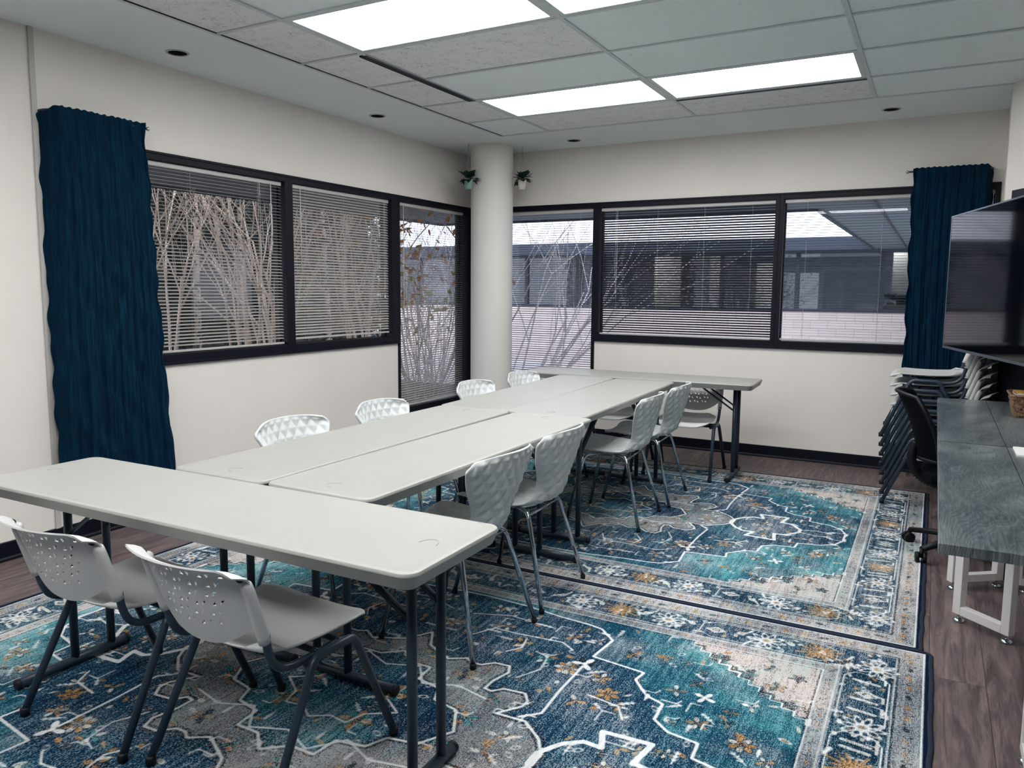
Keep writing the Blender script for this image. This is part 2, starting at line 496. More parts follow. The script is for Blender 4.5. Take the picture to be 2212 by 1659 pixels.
    def ell(F_, cx, cy, a, b, ang, shell=0):
        w = win(cx, cy, max(a, b)+.02)
        gx, gy = GX[w]-cx, GY[w]-cy
        if gx.size == 0: return
        c, s = math.cos(ang), math.sin(ang)
        u, v = gx*c+gy*s, -gx*s+gy*c
        k = np.sqrt((u/a)**2+(v/b)**2); d = (k-1)*min(a, b)
        if shell: d = np.abs(d)-shell
        F_[w] = mn(F_[w], d)
    def sg(F_, a, b, wd):
        cx, cy = (a[0]+b[0])/2, (a[1]+b[1])/2
        w = win(cx, cy, math.hypot(a[0]-b[0], a[1]-b[1])/2+.02)
        if GX[w].size: F_[w] = mn(F_[w], seg(*a, *b, GX[w], GY[w])-wd)
    def flower(cx, cy, R_, n, cols, a0=0):
        for k in range(n):
            a = a0+2*PI*k/n
            px, py = cx+R_*.6*math.cos(a), cy+R_*.6*math.sin(a)
            ell(cols[k % len(cols)], px, py, R_*.42, R_*.22, a)
            ell(dark, px, py, R_*.47, R_*.27, a, .0018)
        ell(cols[0], cx, cy, R_*.2, R_*.2, 0)
    def rosette(cx, cy, R_):
        for k in range(10):
            a = 2*PI*k/10
            px, py = cx+R_*.62*math.cos(a), cy+R_*.62*math.sin(a)
            ell(line, px, py, R_*.36, R_*.14, a, .0022)
        ell(gold, cx, cy, R_*.2, R_*.2, 0)
    def diamond(cx, cy, a, b, hollow=True):
        w = win(cx, cy, max(a, b)+.02)
        d = (np.abs(GX[w]-cx)/a+np.abs(GY[w]-cy)/b-1)*min(a, b)*.7
        cream[w] = mn(cream[w], d)
        if hollow: ell(dark, cx, cy, a*.3, b*.3, 0, .003)
    def golden(cx, cy, R_):
        for k in range(16):
            a = 2*PI*k/16; L = R_*(1 if k % 2 else .72)*(1+.25*abs(math.cos(a)))
            sg(gold, (cx+.25*R_*math.cos(a), cy+.25*R_*math.sin(a)), (cx+L*math.cos(a), cy+L*math.sin(a)), R_*.075)
        ell(gold, cx, cy, R_*.55, R_*.45, 0)
        pts = [(cx-R_*.5, cy), (cx, cy+R_*.38), (cx+R_*.5, cy), (cx, cy-R_*.38), (cx-R_*.5, cy)]
        for a, b in zip(pts, pts[1:]): sg(dark, a, b, .0022)
        ell(teal, cx, cy, R_*.22, R_*.18, 0); ell(line, cx, cy, R_*.08, R_*.08, 0)
    def comma(cx, cy, ang, L=.05):
        c, s = math.cos(ang), math.sin(ang)
        ell(cream, cx, cy, L*.42, L*.26, ang)
        sg(cream, (cx+c*L*.3, cy+s*L*.3), (cx+c*L-s*L*.4, cy+s*L+c*L*.4), .006)
        ell(gold, cx-c*.004, cy-s*.004, L*.2, L*.12, ang)
    def leafy(cx, cy, ang, L):
        c, s = math.cos(ang), math.sin(ang)
        sg(line, (cx-c*L, cy-s*L), (cx+c*L, cy+s*L), .0028)
        for k in (-.5, 0, .5):
            for sd in (-1, 1):
                b = (cx+c*L*k, cy+s*L*k)
                e = (b[0]+.4*L*math.cos(ang+sd*.8), b[1]+.4*L*math.sin(ang+sd*.8))
                sg(line, b, e, .0022)
    yb, xb = HY-.205, HX-.19
    for x in (.59, 1.40): golden(x, yb-.0, .072)
    golden(xb, .42, .072); 
    for x in (.18, 1.0): diamond(x, yb, .045, .03)
    diamond(xb, .9, .045, .028); diamond(xb, 0.02, .045, .028)
    for x in (.40, .80, 1.2): rosette(x, yb, .07)
    rosette(xb, .67, .07); rosette(xb, .2, .065); rosette(xb+.02, 1.12, .07)
    for x, a in ((.30,.8),(.49,2.2),(.70,.6),(.895,2.4),(1.1,.5),(1.29,2.3),(.08,1.)): comma(x, yb+.02, a)
    for y, a in ((.10,0.2),(.32,.3),(.53,0.),(.57,.1),(.78,.2),(1.0,.1),(.86,.1)):
        sg(cream, (xb-.05, y), (xb+.03, y-.012), .008); sg(line, (xb+.05, y), (xb+.05, y+.04), .004); sg(line, (xb+.05, y+.04), (xb+.02, y+.045), .003)
    # small fill in the main band and guards
    def clash(x, y): return False
    for _ in range(170):
        if r.random() < .6: x, y = r.uniform(0, HX-.12), HY-r.uniform(.125, .28)
        else: x, y = HX-r.uniform(.125, .28), r.uniform(0, HY-.12)
        k = r.random()
        if k < .3: ell(r.choice([gold, cream]), x, y, .011, .007, r.uniform(0, 3))
        elif k < .6: ell(line, x, y, r.uniform(.008, .016), .006, r.uniform(0, 3), .0016)
        elif k < .8: flower(x, y, .018, 4, [cream, gold], r.uniform(0, 1))
        else: leafy(x, y, r.uniform(0, 3), .025)
    for t in np.arange(.05, HX, .075):
        ell(gold if int(t*13) % 3 else dark, t, HY-.065, .018, .010, .3); ell(dark, t+.03, HY-.06, .012, .008, 1.2, .002)
        ell(dark, t, HY-.32, .010, .006, .4, .002); ell(gold, t+.035, HY-.32, .009, .006, 0)
    for t in np.arange(.05, HY-.08, .075):
        ell(gold if int(t*13) % 3 else dark, HX-.065, t, .010, .018, .3); ell(dark, HX-.06, t+.03, .008, .012, 1.2, .002)
        ell(dark, HX-.32, t, .010, .006, .4, .002); ell(gold, HX-.32, t+.035, .006, .009, 0)
    # field flowers (positions read off the visible half)
    for x, y, R_, n_, c_ in ((.60,.56,.05,8,[cream,gold]),(.645,.62,.05,6,[line,dark]),(.50,.58,.04,5,[teal,cream]),(.36,.66,.045,6,[dark,gold]),(.24,.76,.04,4,[gold,cream]),
            (.52,.80,.04,4,[gold,cream]),(.62,.82,.035,3,[cream,cream]),(.74,.55,.04,5,[gold,cream]),(.80,.46,.045,6,[gold,gold]),(.72,.36,.04,3,[gold,cream]),(.86,.40,.035,4,[cream,gold]),
            (.94,.06,.035,4,[gold,cream]),(1.0,.19,.03,4,[gold,cream]),(1.08,.22,.03,4,[cream,gold]),(1.2,.14,.04,3,[cream,cream]),(1.29,.05,.03,4,[line,dark]),(.88,.0,.03,6,[gold,cream]),
            (.78,.78,.04,4,[gold,dark]),(.9,.82,.03,3,[gold,gold]),(1.05,.68,.03,4,[gold,dark]),(1.1,.60,.04,4,[line,line]),(1.2,.55,.03,4,[gold,dark]),(1.0,.60,.04,4,[gold,cream]),(1.12,.43,.04,5,[gold,cream]),
            (1.27,.38,.045,7,[gold,cream]),(1.35,.32,.03,4,[gold,cream]),(1.25,.62,.035,3,[cream,line]),(.12,.90,.04,4,[gold,cream]),(.30,.88,.03,4,[cream,dark]),(1.2,.48,.03,4,[dark,gold]),
            (1.18,.85,.045,8,[dark,teal]),(1.30,.80,.035,5,[gold,dark]),(1.08,.92,.04,7,[dark,teal]),(1.36,.70,.03,5,[teal,dark]),(1.36,.90,.03,5,[dark,dark]),(1.26,.93,.03,5,[gold,dark]),
            (.15,.1,.06,8,[gold,teal]),(.3,.33,.045,5,[gold,dark]),(.45,.08,.05,5,[teal,gold]),(.62,.06,.035,4,[gold,cream]),(.1,.4,.04,4,[teal,gold]),(.02,.68,.04,6,[gold,cream]),(.47,.24,.03,4,[gold,teal])):
        flower(x, y, R_, n_, c_, r.uniform(0, 1.5))
    for _ in range(190):
        x, y = r.uniform(0, 1.42), r.uniform(0, .99)
        k = r.random()
        if k < .28: ell(r.choice([gold, gold, cream]), x, y, r.uniform(.012, .022), r.uniform(.006, .011), r.uniform(0, 3))
        elif k < .5: leafy(x, y, r.choice([0, PI/2, .7, 2.4]), r.uniform(.02, .04))
        elif k < .7: ell(line, x, y, r.uniform(.012, .02), .009, r.uniform(0, 3), .0018)
        elif k < .85: flower(x, y, .02, 4, [cream, gold], r.uniform(0, 1))
        else:
            a = r.choice([0, PI/2]); L = r.uniform(.03, .07)
            p = (x, y); q = (x+L*math.cos(a), y+L*math.sin(a)); sg(line, p, q, .003); sg(line, q, (q[0]+.5*L*math.sin(a)+.01, q[1]+.5*L*math.cos(a)), .003)
    F['line'] = line; F['dark'] = dark; F['gold'] = gold; F['cream'] = cream; F['teal'] = teal
    # sample to the full grid
    ax, ay = np.abs(X), np.abs(Y)
    fx = ax/HX*(len(qx)-1); fy = ay/HY*(len(qy)-1)
    ix = np.minimum(fx.astype(int), len(qx)-2); iy = np.minimum(fy.astype(int), len(qy)-2)
    tx = (fx-ix)[None, :]; ty = (fy-iy)[:, None]
    def samp(A):
        a = A[iy][:, ix]; b = A[iy][:, ix+1]; c = A[iy+1][:, ix]; d = A[iy+1][:, ix+1]
        return (a*(1-tx)+b*tx)*(1-ty)+(c*(1-tx)+d*tx)*ty
    n1, n2 = len(X), len(Y)
    VX, VY = np.meshgrid(X, Y)
    co = np.stack([VX, VY, np.full(VX.shape, .0)], -1).reshape(-1, 3)
    i = np.arange((n2-1)*(n1-1)); r_, c_ = i//(n1-1), i % (n1-1)
    b0 = r_*n1+c_
    quads = np.stack([b0, b0+1, b0+n1+1, b0+n1], -1)
    me = bpy.data.meshes.new('pile')
    me.vertices.add(len(co)); me.vertices.foreach_set('co', co.ravel().astype(np.float32))
    me.loops.add(quads.size); me.loops.foreach_set('vertex_index', quads.ravel().astype(np.int32))
    me.polygons.add(len(quads)); me.polygons.foreach_set('loop_start', np.arange(0, quads.size, 4, dtype=np.int32))
    me.update(calc_edges=True)
    for k, A in F.items():
        at = me.attributes.new(k, 'FLOAT', 'POINT')
        at.data.foreach_set('value', np.clip(samp(A), -.4, .4).ravel().astype(np.float32))
    return me

def rug_material():
    T = NT('woven_persian_pile')
    def at(nm):
        n = T.n.new('ShaderNodeAttribute'); n.attribute_name = nm; return n.outputs['Fac']
    v = T.coord()
    fine = T.noise(T.coord((150, 75, 1)), 2.0, 2, .5, .6)            # thread loops
    fine2 = T.noise(T.coord((260, 30, 1)), 1.2, 2, .6)
    streak = T.noise(T.coord((30, 2.2, 1)), 2.0, 4, .65)             # runs along the pile
    wear = T.noise(v, 1.7, 4, .6, .4)
    wear2 = T.noise(T.coord(loc=(3, 7, 0)), 3.1, 4, .6)
    jit = T.math('MULTIPLY', T.math('SUBTRACT', fine, .5), .009)
    def m(nm, soft=.0014, off=0.):
        return T.rng(T.math('ADD', T.math('ADD', at(nm), jit), off), soft, -soft)
    NAVY, TEAL, LT, CREAM, GOLD, WHITE, DARK = lin('#073152'), lin('#0b5069'), lin('#4d9ba3'), lin('#b9aeac'), lin('#b98a4a'), lin('#e2e4e4'), lin('#041528')
    base_out = T.mix(T.rng(wear, .42, .62), TEAL, LT)               # outer field
    base_out = T.mix(T.rng(wear2, .5, .72, 0, .6), base_out, lin('#9fb6bd'))
    base_in = T.mix(T.rng(wear2, .35, .65), NAVY, lin('#0a4560'))
    base_med = T.mix(T.rng(wear, .35, .62), lin('#6f757c'), lin('#aba3a2'))
    c = T.mix(m('outl'), base_out, base_in)
    base_med = T.mix(T.rng(T.math('ADD', T.math('MULTIPLY', streak, .6), T.math('MULTIPLY', wear2, .6)), .60, .70, 0, .75), base_med, lin('#1a5468'))
    c = T.mix(m('med'), c, base_med)
    c = T.mix(m('inn'), c, T.mix(T.rng(wear, .4, .62), NAVY, lin('#1f6a7c')))
    c = T.mix(m('corn'), c, lin('#cbbfba'))
    E = at('edge')
    band = T.mix(T.rng(wear2, .4, .66), lin('#052743'), lin('#0a4a66'))
    guard = T.mix(T.rng(wear, .4, .6), lin('#8d9197'), lin('#b9b2b0'))
    c = T.mix(T.rng(E, .347, .345), c, guard)
    c = T.mix(T.rng(E, .292, .290), c, band)
    c = T.mix(T.rng(E, .108, .106), c, guard)
    basec = c
    c = T.mix(m('teal'), c, lin('#2f8086'))
    c = T.mix(T.math('MULTIPLY', m('gold'), T.rng(wear2, .3, .55, .45, .95)), c, GOLD)
    c = T.mix(m('cream'), c, lin('#cfcfca'))
    c = T.mix(T.math('MULTIPLY', m('dark'), .9), c, DARK)
    lm = T.math('MULTIPLY', m('line', .0016), T.rng(streak, .2, .55, .55, 1))
    # light and dark threads of the weave
    thr = T.math('ADD', fine, T.math('ADD', T.math('MULTIPLY', T.math('SUBTRACT', streak, .5), .55), T.math('MULTIPLY', T.math('SUBTRACT', wear, .5), .45)))
    thr = T.math('ADD', thr, T.math('MULTIPLY', T.math('SUBTRACT', fine2, .5), .45))
    lightm = T.rng(thr, .528, .60, 0, .88)
    darkm = T.rng(thr, .475, .40, 0, .85)
    lc = T.mix(.5, c, T.mix(T.rng(wear2, .4, .6), lin('#8fc4c8'), lin('#dcd9d8')))
    c = T.mix(lightm, c, lc)
    c = T.mix(darkm, c, T.mix(.8, c, lin('#021629')))
    c = T.mix(lm, c, WHITE)
    c = T.mix(T.rng(E, .018, .016), c, lin('#04162e'))
    T.link(c, T.b.inputs['Base Color']); T.b.inputs['Roughness'].default_value = .95; T.b.inputs['Specular IOR Level'].default_value = .08
    T.bump(T.math('ADD', fine, T.math('MULTIPLY', fine2, .5)), .5, .003)
    return T.m
M['rug'] = rug_material()
M['binding'] = pbr('navy_binding', '#05162e', .9, bump=.5, bscale=150)
rm = build_rug_mesh(); rm.materials.append(M['rug'])
for k, (cx, cy, rz, z, lb) in enumerate(((2.335, -2.045, 0.0, .0075, 'blue teal and cream patterned rug, the farther one, below the back windows'),
                                     (2.37, -4.785, 0.0, .0085, 'blue teal and cream patterned rug in the foreground, under the nearest cross table'))):
    t = empty('area_rug', (cx, cy, 0), rz, lb, 'rug', 'patterned area rugs')
    o = bpy.data.objects.new('pile', rm); COL.objects.link(o); o.parent = t; o.location = (0, 0, z)
    b = MB()
    pts = rrect(-HX, -HY, HX, HY, .02, 4)
    rr = random.Random(3+k); dense = []
    for (ax, ay), (bx, by) in zip(pts, pts[1:]+pts[:1]):
        L = math.hypot(bx-ax, by-ay); n = max(1, int(L/.07))
        for i in range(n):
            w = rr.uniform(-.003, .003); dense.append((ax+(bx-ax)*i/n+w, ay+(by-ay)*i/n+w*.7, .0045))
    dense.append(dense[0])
    b.tube(dense, .009, 8, cap=False, flat=.55)
    b.build('binding', M['binding'], t, label='dark navy bound edge', loc=(0, 0, .001*k))
    # backing so the pile has thickness
    MB().box((-HX+.003, -HY+.003, .0006), (HX-.003, HY-.003, z-.0004)).build('backing', M['binding'], t)
# ------------------------------------------------------------------ room shell
ZC = 2.70
def st(name, mb, mat, **k): return mb.build(name, mat, kind='structure', **k)
st('floor', MB().box((-.14, -9.1, -.12), (6.2, .14, 0)), M['floor'])
W0, W1, W1B = -.14, 0.0, 0
# left wall: pieces around the openings (y ranges)
b = MB()
b.box((W0, -9.1, 0), (0, -4.2, 2.9))
b.box((W0, -4.2, 2.19), (0, 0.0, 2.9))
b.box((W0, -4.2, 0), (0, -1.28, .926))
b.box((W0, -1.28, 0), (0, -.05, .12))
b.box((W0, -.05, 0), (0, .14, 2.9))
st('wall_left', b, M['wall'])
b = MB()
b.box((0, 0, 2.19), (4.6, .14, 2.9))
b.box((0, 0, 0), (.05, .14, 2.19))
b.box((.05, 0, 0), (1.315, .14, .12))
b.box((1.315, 0, 0), (4.6, .14, .926))
b.box((4.444, 0, .926), (4.6, .14, 2.19))
st('wall_back', b, M['wall'])
d = (.445, -.896); PX, PY = 4.424, -.79
ex, ey = PX+d[0]*3.55, PY+d[1]*3.55
b = MB().prism([(PX, PY), (ex, ey), (ex+.6, ey+.3), (5.6, 0.14), (4.458, .14), (4.458, 0)], 0, 2.9)
st('wall_right', b, M['wall'])
b = MB().box((6.0, -9.1, 0), (6.2, ey+.1, 2.9)); st('wall_side', b, M['wall_far'])
b = MB().box((0, -9.1, 0), (6.0, -8.98, 2.9)); st('wall_front', b, M['wall_far'])
# batten on the left wall
st('trim_1', MB().box((0, -4.352, .0975), (.012, -4.325, ZC)), M['battens'])
# baseboards
def bboard(name, p0, p1, n):
    (x0, y0), (x1, y1) = p0, p1
    L = math.hypot(x1-x0, y1-y0); ang = math.atan2(y1-y0, x1-x0)
    b = MB()
    prof = [(0, 0), (.018, 0), (.016, .012), (.009, .02), (.009, .094), (.006, .0975), (0, .0975)]
    v = [(0, -n*a, z) for a, z in prof] + [(L, -n*a, z) for a, z in prof]
    m = len(prof); f = [tuple(range(m)), tuple(range(m, 2*m))[::-1]]
    for i in range(m): j = (i+1) % m; f.append((i, i+m, j+m, j))
    b.add(v, f, False, Matrix.Translation((x0, y0, 0)) @ Matrix.Rotation(ang, 4, 'Z'))
    return st(name, b, M['black_base'])
bboard('baseboard_left', (0, -9.0), (0, -1.28), 1)
bboard('baseboard_back', (1.33, 0), (4.458, 0), 1)
bboard('baseboard_right', (PX, PY), (ex, ey), 1)

# ceiling: plaster margin with real holes for the downlights
DL = [(.296, -3.69), (.296, -1.91), (1.222, -.335), (3.72, -.375)]
RH = .052
b = MB()
def plate(b, x0, y0, x1, y1, holes):
    """flat slab strip with circular holes; holes sorted along the long axis"""
    cells = []
    if x1-x0 < y1-y0:
        ys = [y0]
        for cx, cy in sorted(holes, key=lambda h: h[1]): cells.append((x0, ys[-1], x1, cy-.12)); cells.append((cx, cy)); ys.append(cy+.12)
        cells.append((x0, ys[-1], x1, y1)); sq = lambda cx, cy: (x0, cy-.12, x1, cy+.12)
    else:
        xs = [x0]
        for cx, cy in sorted(holes): cells.append((xs[-1], y0, cx-.12, y1)); cells.append((cx, cy)); xs.append(cx+.12)
        cells.append((xs[-1], y0, x1, y1)); sq = lambda cx, cy: (cx-.12, y0, cx+.12, y1)
    for c in cells:
        if len(c) == 4: b.add([(c[0], c[1], ZC), (c[2], c[1], ZC), (c[2], c[3], ZC), (c[0], c[3], ZC)], [(3, 2, 1, 0)], False)
        else:
            a0, b0, a1, b1 = sq(*c); n = 40; v = []; f = []
            for i in range(n):
                t = 2*PI*i/n; cx, cy = c; dx, dy = math.cos(t), math.sin(t)
                k = min((a1-cx)/dx if dx > 1e-9 else 9e9, (a0-cx)/dx if dx < -1e-9 else 9e9, (b1-cy)/dy if dy > 1e-9 else 9e9, (b0-cy)/dy if dy < -1e-9 else 9e9)
                v.append((cx+RH*dx, cy+RH*dy, ZC)); v.append((cx+k*dx, cy+k*dy, ZC))
            # exact corners
            for i in range(n): j = (i+1) % n; f.append((2*i, 2*j, 2*j+1, 2*i+1))
            b.add(v, f, False)
            for qx, qy in ((a0, b0), (a1, b0), (a1, b1), (a0, b1)):
                t = math.atan2(qy-cy, qx-cx) % (2*PI); i = int(t/(2*PI)*n) % n; j = (i+1) % n
                b.add([v[2*i+1], v[2*j+1], (qx, qy, ZC)], [(0, 2, 1)], False)
plate(b, 0, -9, .745, 0, DL[:2])
plate(b, .745, -.79, 4.6, 0, DL[2:])
b.box((-.14, -9.1, 2.9), (6.2, .14, 3.0))
st('ceiling', b, M['soffit'])
# tile field
GX_ = [.745, 1.20, 2.42, 3.64, 4.86, 6.06]; GY_ = [-.79] + [-1.365-.61*k for k in range(14)]
LIGHTS = [(1, 1), (2, 1), (1, 4), (2, 4), (1, 7), (2, 7), (1, 10), (2, 10)]
bt = MB(); bp = MB()
for i in range(5):
    for j in range(len(GY_)-1):
        if (i, j) in LIGHTS: continue
        x0, x1 = GX_[i], GX_[i+1]; y1, y0 = GY_[j], GY_[j+1]
        z = ZC + .004 + rnd.uniform(0, .003)
        pit = (i == 0 and 1 <= j <= 5) or (i == 1 and j in (3,)) or (i in (1, 2) and j == 0)
        (bp if pit else bt).box((x0+.004, y0+.004, z), (x1-.004, y1-.004, z+.015))
st('ceiling', bt, M['tile'], bevel=.002)
st('ceiling', bp, M['tile_pitted'], bevel=.002)
b = MB()
for x in GX_[:-1]: b.box((x-.012, -9, ZC-.002), (x+.012, -.79, ZC+.004))
for y in GY_[1:]: b.box((.745, y-.011, ZC-.0015), (6, y+.011, ZC+.0045))
b.box((.735, -9, ZC-.0025), (.757, -.79, ZC+.02)); b.box((.745, -.80, ZC-.0025), (4.6, -.78, ZC+.02))
st('trim_2', b, M['tbar'])
# ceiling light panels
names = {(1,4): 'largest bright rectangular light panel, at the top centre, directly over the tables',
 (2,4): 'bright light panel mostly cut off by the top edge, right of the large nearest one',
 (1,1): 'bright rectangular light panel deeper in the ceiling, in front of the round column',
 (2,1): 'bright rectangular light panel on the right, with a black slot along its far side'}
for (i, j) in LIGHTS:
    x0, x1 = GX_[i], GX_[i+1]; y1, y0 = GY_[j], GY_[j+1]
    cx, cy = (x0+x1)/2, (y0+y1)/2
    t = empty('ceiling_light', (cx, cy, ZC), 0, names.get((i, j), 'rectangular ceiling light panel, %s one of the %s row outside the photo' % ({1: 'left', 2: 'right'}[i], {7: 'nearer', 10: 'farther'}.get(j, ''))), 'ceiling light', 'recessed rectangular light panels')
    hx, hy = (x1-x0)/2-.013, (y1-y0)/2-.012
    b = MB(); fw = .026
    b.box((-hx, -hy, .0), (hx, -hy+fw, .05)); b.box((-hx, hy-fw, .0), (hx, hy, .05)); b.box((-hx, -hy+fw, 0), (-hx+fw, hy-fw, .05)); b.box((hx-fw, -hy+fw, 0), (hx, hy-fw, .05))
    b.build('frame', M['tbar'], t, bevel=.002)
    MB().box((-hx+fw-.002, -hy+fw-.002, .004), (hx-fw+.002, hy-fw+.002, .03)).build('diffuser', M['diffuser'], t)
# downlights
dl_l = ['round recessed downlight with dark opening above the left curtain', 'round recessed downlight with dark opening over the left wall, nearer the column',
        'small round recessed downlight with dark opening just right of the column', 'round recessed downlight with pale rim at the right, above the right curtain']
for (x, y), lb in zip(DL, dl_l):
    t = empty('downlight', (x, y, ZC), 0, lb, 'recessed light', 'round recessed downlights')
    MB().lathe([(.052, -.004), (.060, -.004), (.064, -.001), (.064, .0), (.051, .0), (.052, -.004)], 40, caps=False).build('trim_ring', M['ring'], t)
    MB().lathe([(.0515, -.002), (.05, .05), (.035, .12), (.001, .12)], 36, caps=False).build('can', M['vent'], t)
# linear air slots
def slot(x0, y0, x1, y1, lb):
    t = empty('air_diffuser', ((x0+x1)/2, (y0+y1)/2, ZC), 0, lb, 'air vent', 'black linear air slots')
    hx, hy = (x1-x0)/2, (y1-y0)/2
    MB().box((-hx, -hy, -.003), (hx, hy, .01)).build('slot', M['vent'], t)
    b = MB(); r = .004
    if hx < hy: b.box((-hx-r, -hy, -.005), (-hx, hy, .01)); b.box((hx, -hy, -.005), (hx+r*3, hy, .01)); b.box((-.002, -hy, -.005), (.002, hy, .0))
    else: b.box((-hx, -hy-r, -.005), (hx, -hy, .01)); b.box((-hx, hy, -.005), (hx, hy+r, .01)); b.box((-hx, -.0015, -.005), (hx, .0015, .0))
    b.build('rail', M['steel_dark'], t)
slot(1.158, -3.16, 1.196, -1.975, 'long black linear air slot in the ceiling, left of the two middle light panels')
slot(2.44, -1.352, 3.63, -1.330, 'thin black linear air slot along the far edge of the right light panel')

# round column
t = MB().lathe([(.195, 0), (.195, 2.7)], 64).build('column', M['column'])
t.location = (.432, -.398, 0); smooth_by_angle(t.data, 50)
tag(t, 'smooth round pale column standing in the far corner between the two window walls', 'column')

# near-black panel on the angled wall, standing in for the television's shade
a = math.atan2(d[1], d[0])
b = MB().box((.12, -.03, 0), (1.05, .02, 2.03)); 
o = st('shade_panel_1', b, M['shade_panel'], bevel=.004); o.location = (PX, PY, 0); o.rotation_euler = (0, 0, a)
# box y- side must face the room (left of direction d is outside)
# ------------------------------------------------------------------ windows
def window(n, axis, a0, a1, z0, z1, jl, jr, bot, top):
    """axis 'y': in the left wall (runs along y), axis 'x': in the back wall"""
    def P(a, dpt, z): return (dpt, a, z) if axis == 'y' else (a, -dpt, z)
    def bx(b, A0, A1, D0, D1, Z0, Z1):
        p, q = P(A0, D0, Z0), P(A1, D1, Z1)
        b.box(tuple(map(min, zip(p, q))), tuple(map(max, zip(p, q))))
    b = MB(); D0, D1 = -.115, .012
    bx(b, a0, a0+jl, D0, D1, z0, z1); bx(b, a1-jr, a1, D0, D1, z0, z1)
    bx(b, a0+jl, a1-jr, D0, D1, z0, z0+bot); bx(b, a0+jl, a1-jr, D0, D1, z1-top, z1)
    # inner stop and sill nose
    bx(b, a0+jl, a0+jl+.008, -.10, -.06, z0+bot, z1-top); bx(b, a1-jr-.008, a1-jr, -.10, -.06, z0+bot, z1-top)
    bx(b, a0, a1, .012, .024, z0-.002, z0+.014)
    bx(b, a0, a1, .012, .018, z1-.012, z1+.003)
    o = st('window_%d' % n, b, M['win_frame'], bevel=.002)
    g = MB(); bx(g, a0+jl-.004, a1-jr+.004, -.088, -.082, z0+bot-.004, z1-top+.004)
    g.build('pane', M['glass'], o)
window(1, 'y', -4.2, -2.565, .926, 2.19, .04, .038, .062, .046)
window(2, 'y', -2.565, -1.28, .926, 2.19, .038, .088, .062, .046)
window(3, 'y', -1.279, -.05, .12, 2.19, .028, .13, .22, .046)
window(4, 'x', .05, 1.314, .12, 2.19, .1, .03, .22, .046)
window(5, 'x', 1.315, 2.922, .926, 2.19, .034, .033, .062, .046)
window(6, 'x', 2.922, 4.444, .926, 2.19, .033, .03, .062, .046)

# ------------------------------------------------------------------ blinds
def blind(axis, a0, a1, z0, z1, tilt, label, mat, pitch=.0213, wand=None, pull=None, zb=None, gather=0, cords=(.08, .5, .92), ragged=0):
    t = empty('window_blind', ((-.03, (a0+a1)/2, z1) if axis == 'y' else ((a0+a1)/2, .03, z1)), 0, label, 'blind', 'horizontal slat window blinds')
    L = (a1-a0)
    if axis == 'x': t.rotation_euler = (0, 0, -PI/2)      # local y runs along -x... local x toward the room
    # local: x = towards the room, y = along the wall
    b = MB().box((-.014, -L/2, -.026), (.014, L/2, 0)); b.build('headrail', M['rail'], t, bevel=.002)
    s = MB(); z = -.026-.012; w = .0245
    zend = z0 - z1 if zb is None else zb - z1
    k = 0
    while z > zend+.022:
        tl = tilt(k) if callable(tilt) else tilt
        a = R(tl)
        if ragged: a += R(rnd.uniform(-ragged, ragged))
        e = rnd.uniform(0, .0025)
        # inner end is at +x ; outer end higher when a>0 ; slight crown
        pr = []
        for q in (-.5, -.25, 0, .25, .5):
            cx = q*w; cz = .0016*(1-4*q*q)
            pr.append((cx*math.cos(a)+cz*math.sin(a), -cx*math.sin(a)+cz*math.cos(a)))
        v = []; f = []
        for yy in (-L/2+e, L/2-e):
            for off in (0, .0005):
                for x, zz in pr: v.append((x+off*math.sin(a), yy, z+zz+off*math.cos(a)))
        for i in range(4):
            f.append((i, i+10, i+11, i+1)); f.append((5+i, 5+i+1, 15+i+1, 15+i))
        s.add(v, f, True)
        pz = pitch
        if gather and z < -.026-.012-gather: pz = pitch
        z -= pz; k += 1
    s.build('slats', mat, t)
    MB().box((-.012, -L/2, zend), (.012, L/2, zend+.014)).build('bottom_rail', M['rail'], t, bevel=.002)
    for q in cords:
        c = MB(); y = -L/2 + L*q
        c.tube([(-.0128, y, -.02), (-.0128, y, zend+.006), (.0128, y, zend+.006), (.0128, y, -.02)], .0007, 5)
        c.build('ladder_cord', M['cord'], t)
    if wand is not None:
        MB().tube([(.02, -L/2+wand[0]*L, -.02), (.022, -L/2+wand[0]*L, -wand[1])], .003, 8).build('wand', M['cord'], t)
    if pull is not None:
        y = -L/2+pull[0]*L; g = MB()
        for dy in (-.006, .006): g.tube(smooth_path([(.02, y+dy, -.02), (.022, y+dy*1.5, -pull[1]*.6), (.021, y+dy*.2, -pull[1])], 5), .0011, 6)
        g.build('pull_cord', M['cord'], t)
        MB().lathe([(.002, .03), (.006, .005), (.007, -.0), (.001, -.002)], 12, M=Matrix.Translation((.021, y, -pull[1]-.02))).build('tassel', M['cord'], t)
    return t
blind('y', -4.155, -2.61, .995, 2.14, lambda k: 16 if k < 22 else 21, 'pale slat blind beside the left curtain, tilted half open with tan stems behind', M['slat'], wand=(.93, .5), pull=(.86, .72), cords=(.1, .5, .87), ragged=1.5)
blind('y', -2.52, -1.375, 1.02, 2.14, 37, 'nearly closed pale slat blind in the middle opening of the left wall', M['slat'], wand=(.08, .62), pull=(.94, .80), cords=(.13, .5, .87), ragged=2)
blind('y', -1.247, -.185, .35, 2.14, lambda k: 11 if k < 40 else 16, 'tall slat blind left of the column, showing grey twigs and orange leaves', M['slat'], wand=(.07, 1.1), cords=(.12, .5, .88), ragged=1)
blind('x', .155, 1.28, .35, 2.14, 13, 'tall slat blind right of the column in front of arching bare branches', M['slat_backlit'], pull=(.1, .55), cords=(.15, .5, .88), ragged=1)
blind('x', 1.355, 2.885, .99, 2.14, -31, 'wide backlit slat blind in the middle of the back wall, pull cord hanging', M['slat_backlit_deep'], pull=(.10, .75), cords=(.1, .35, .62, .88), ragged=1)
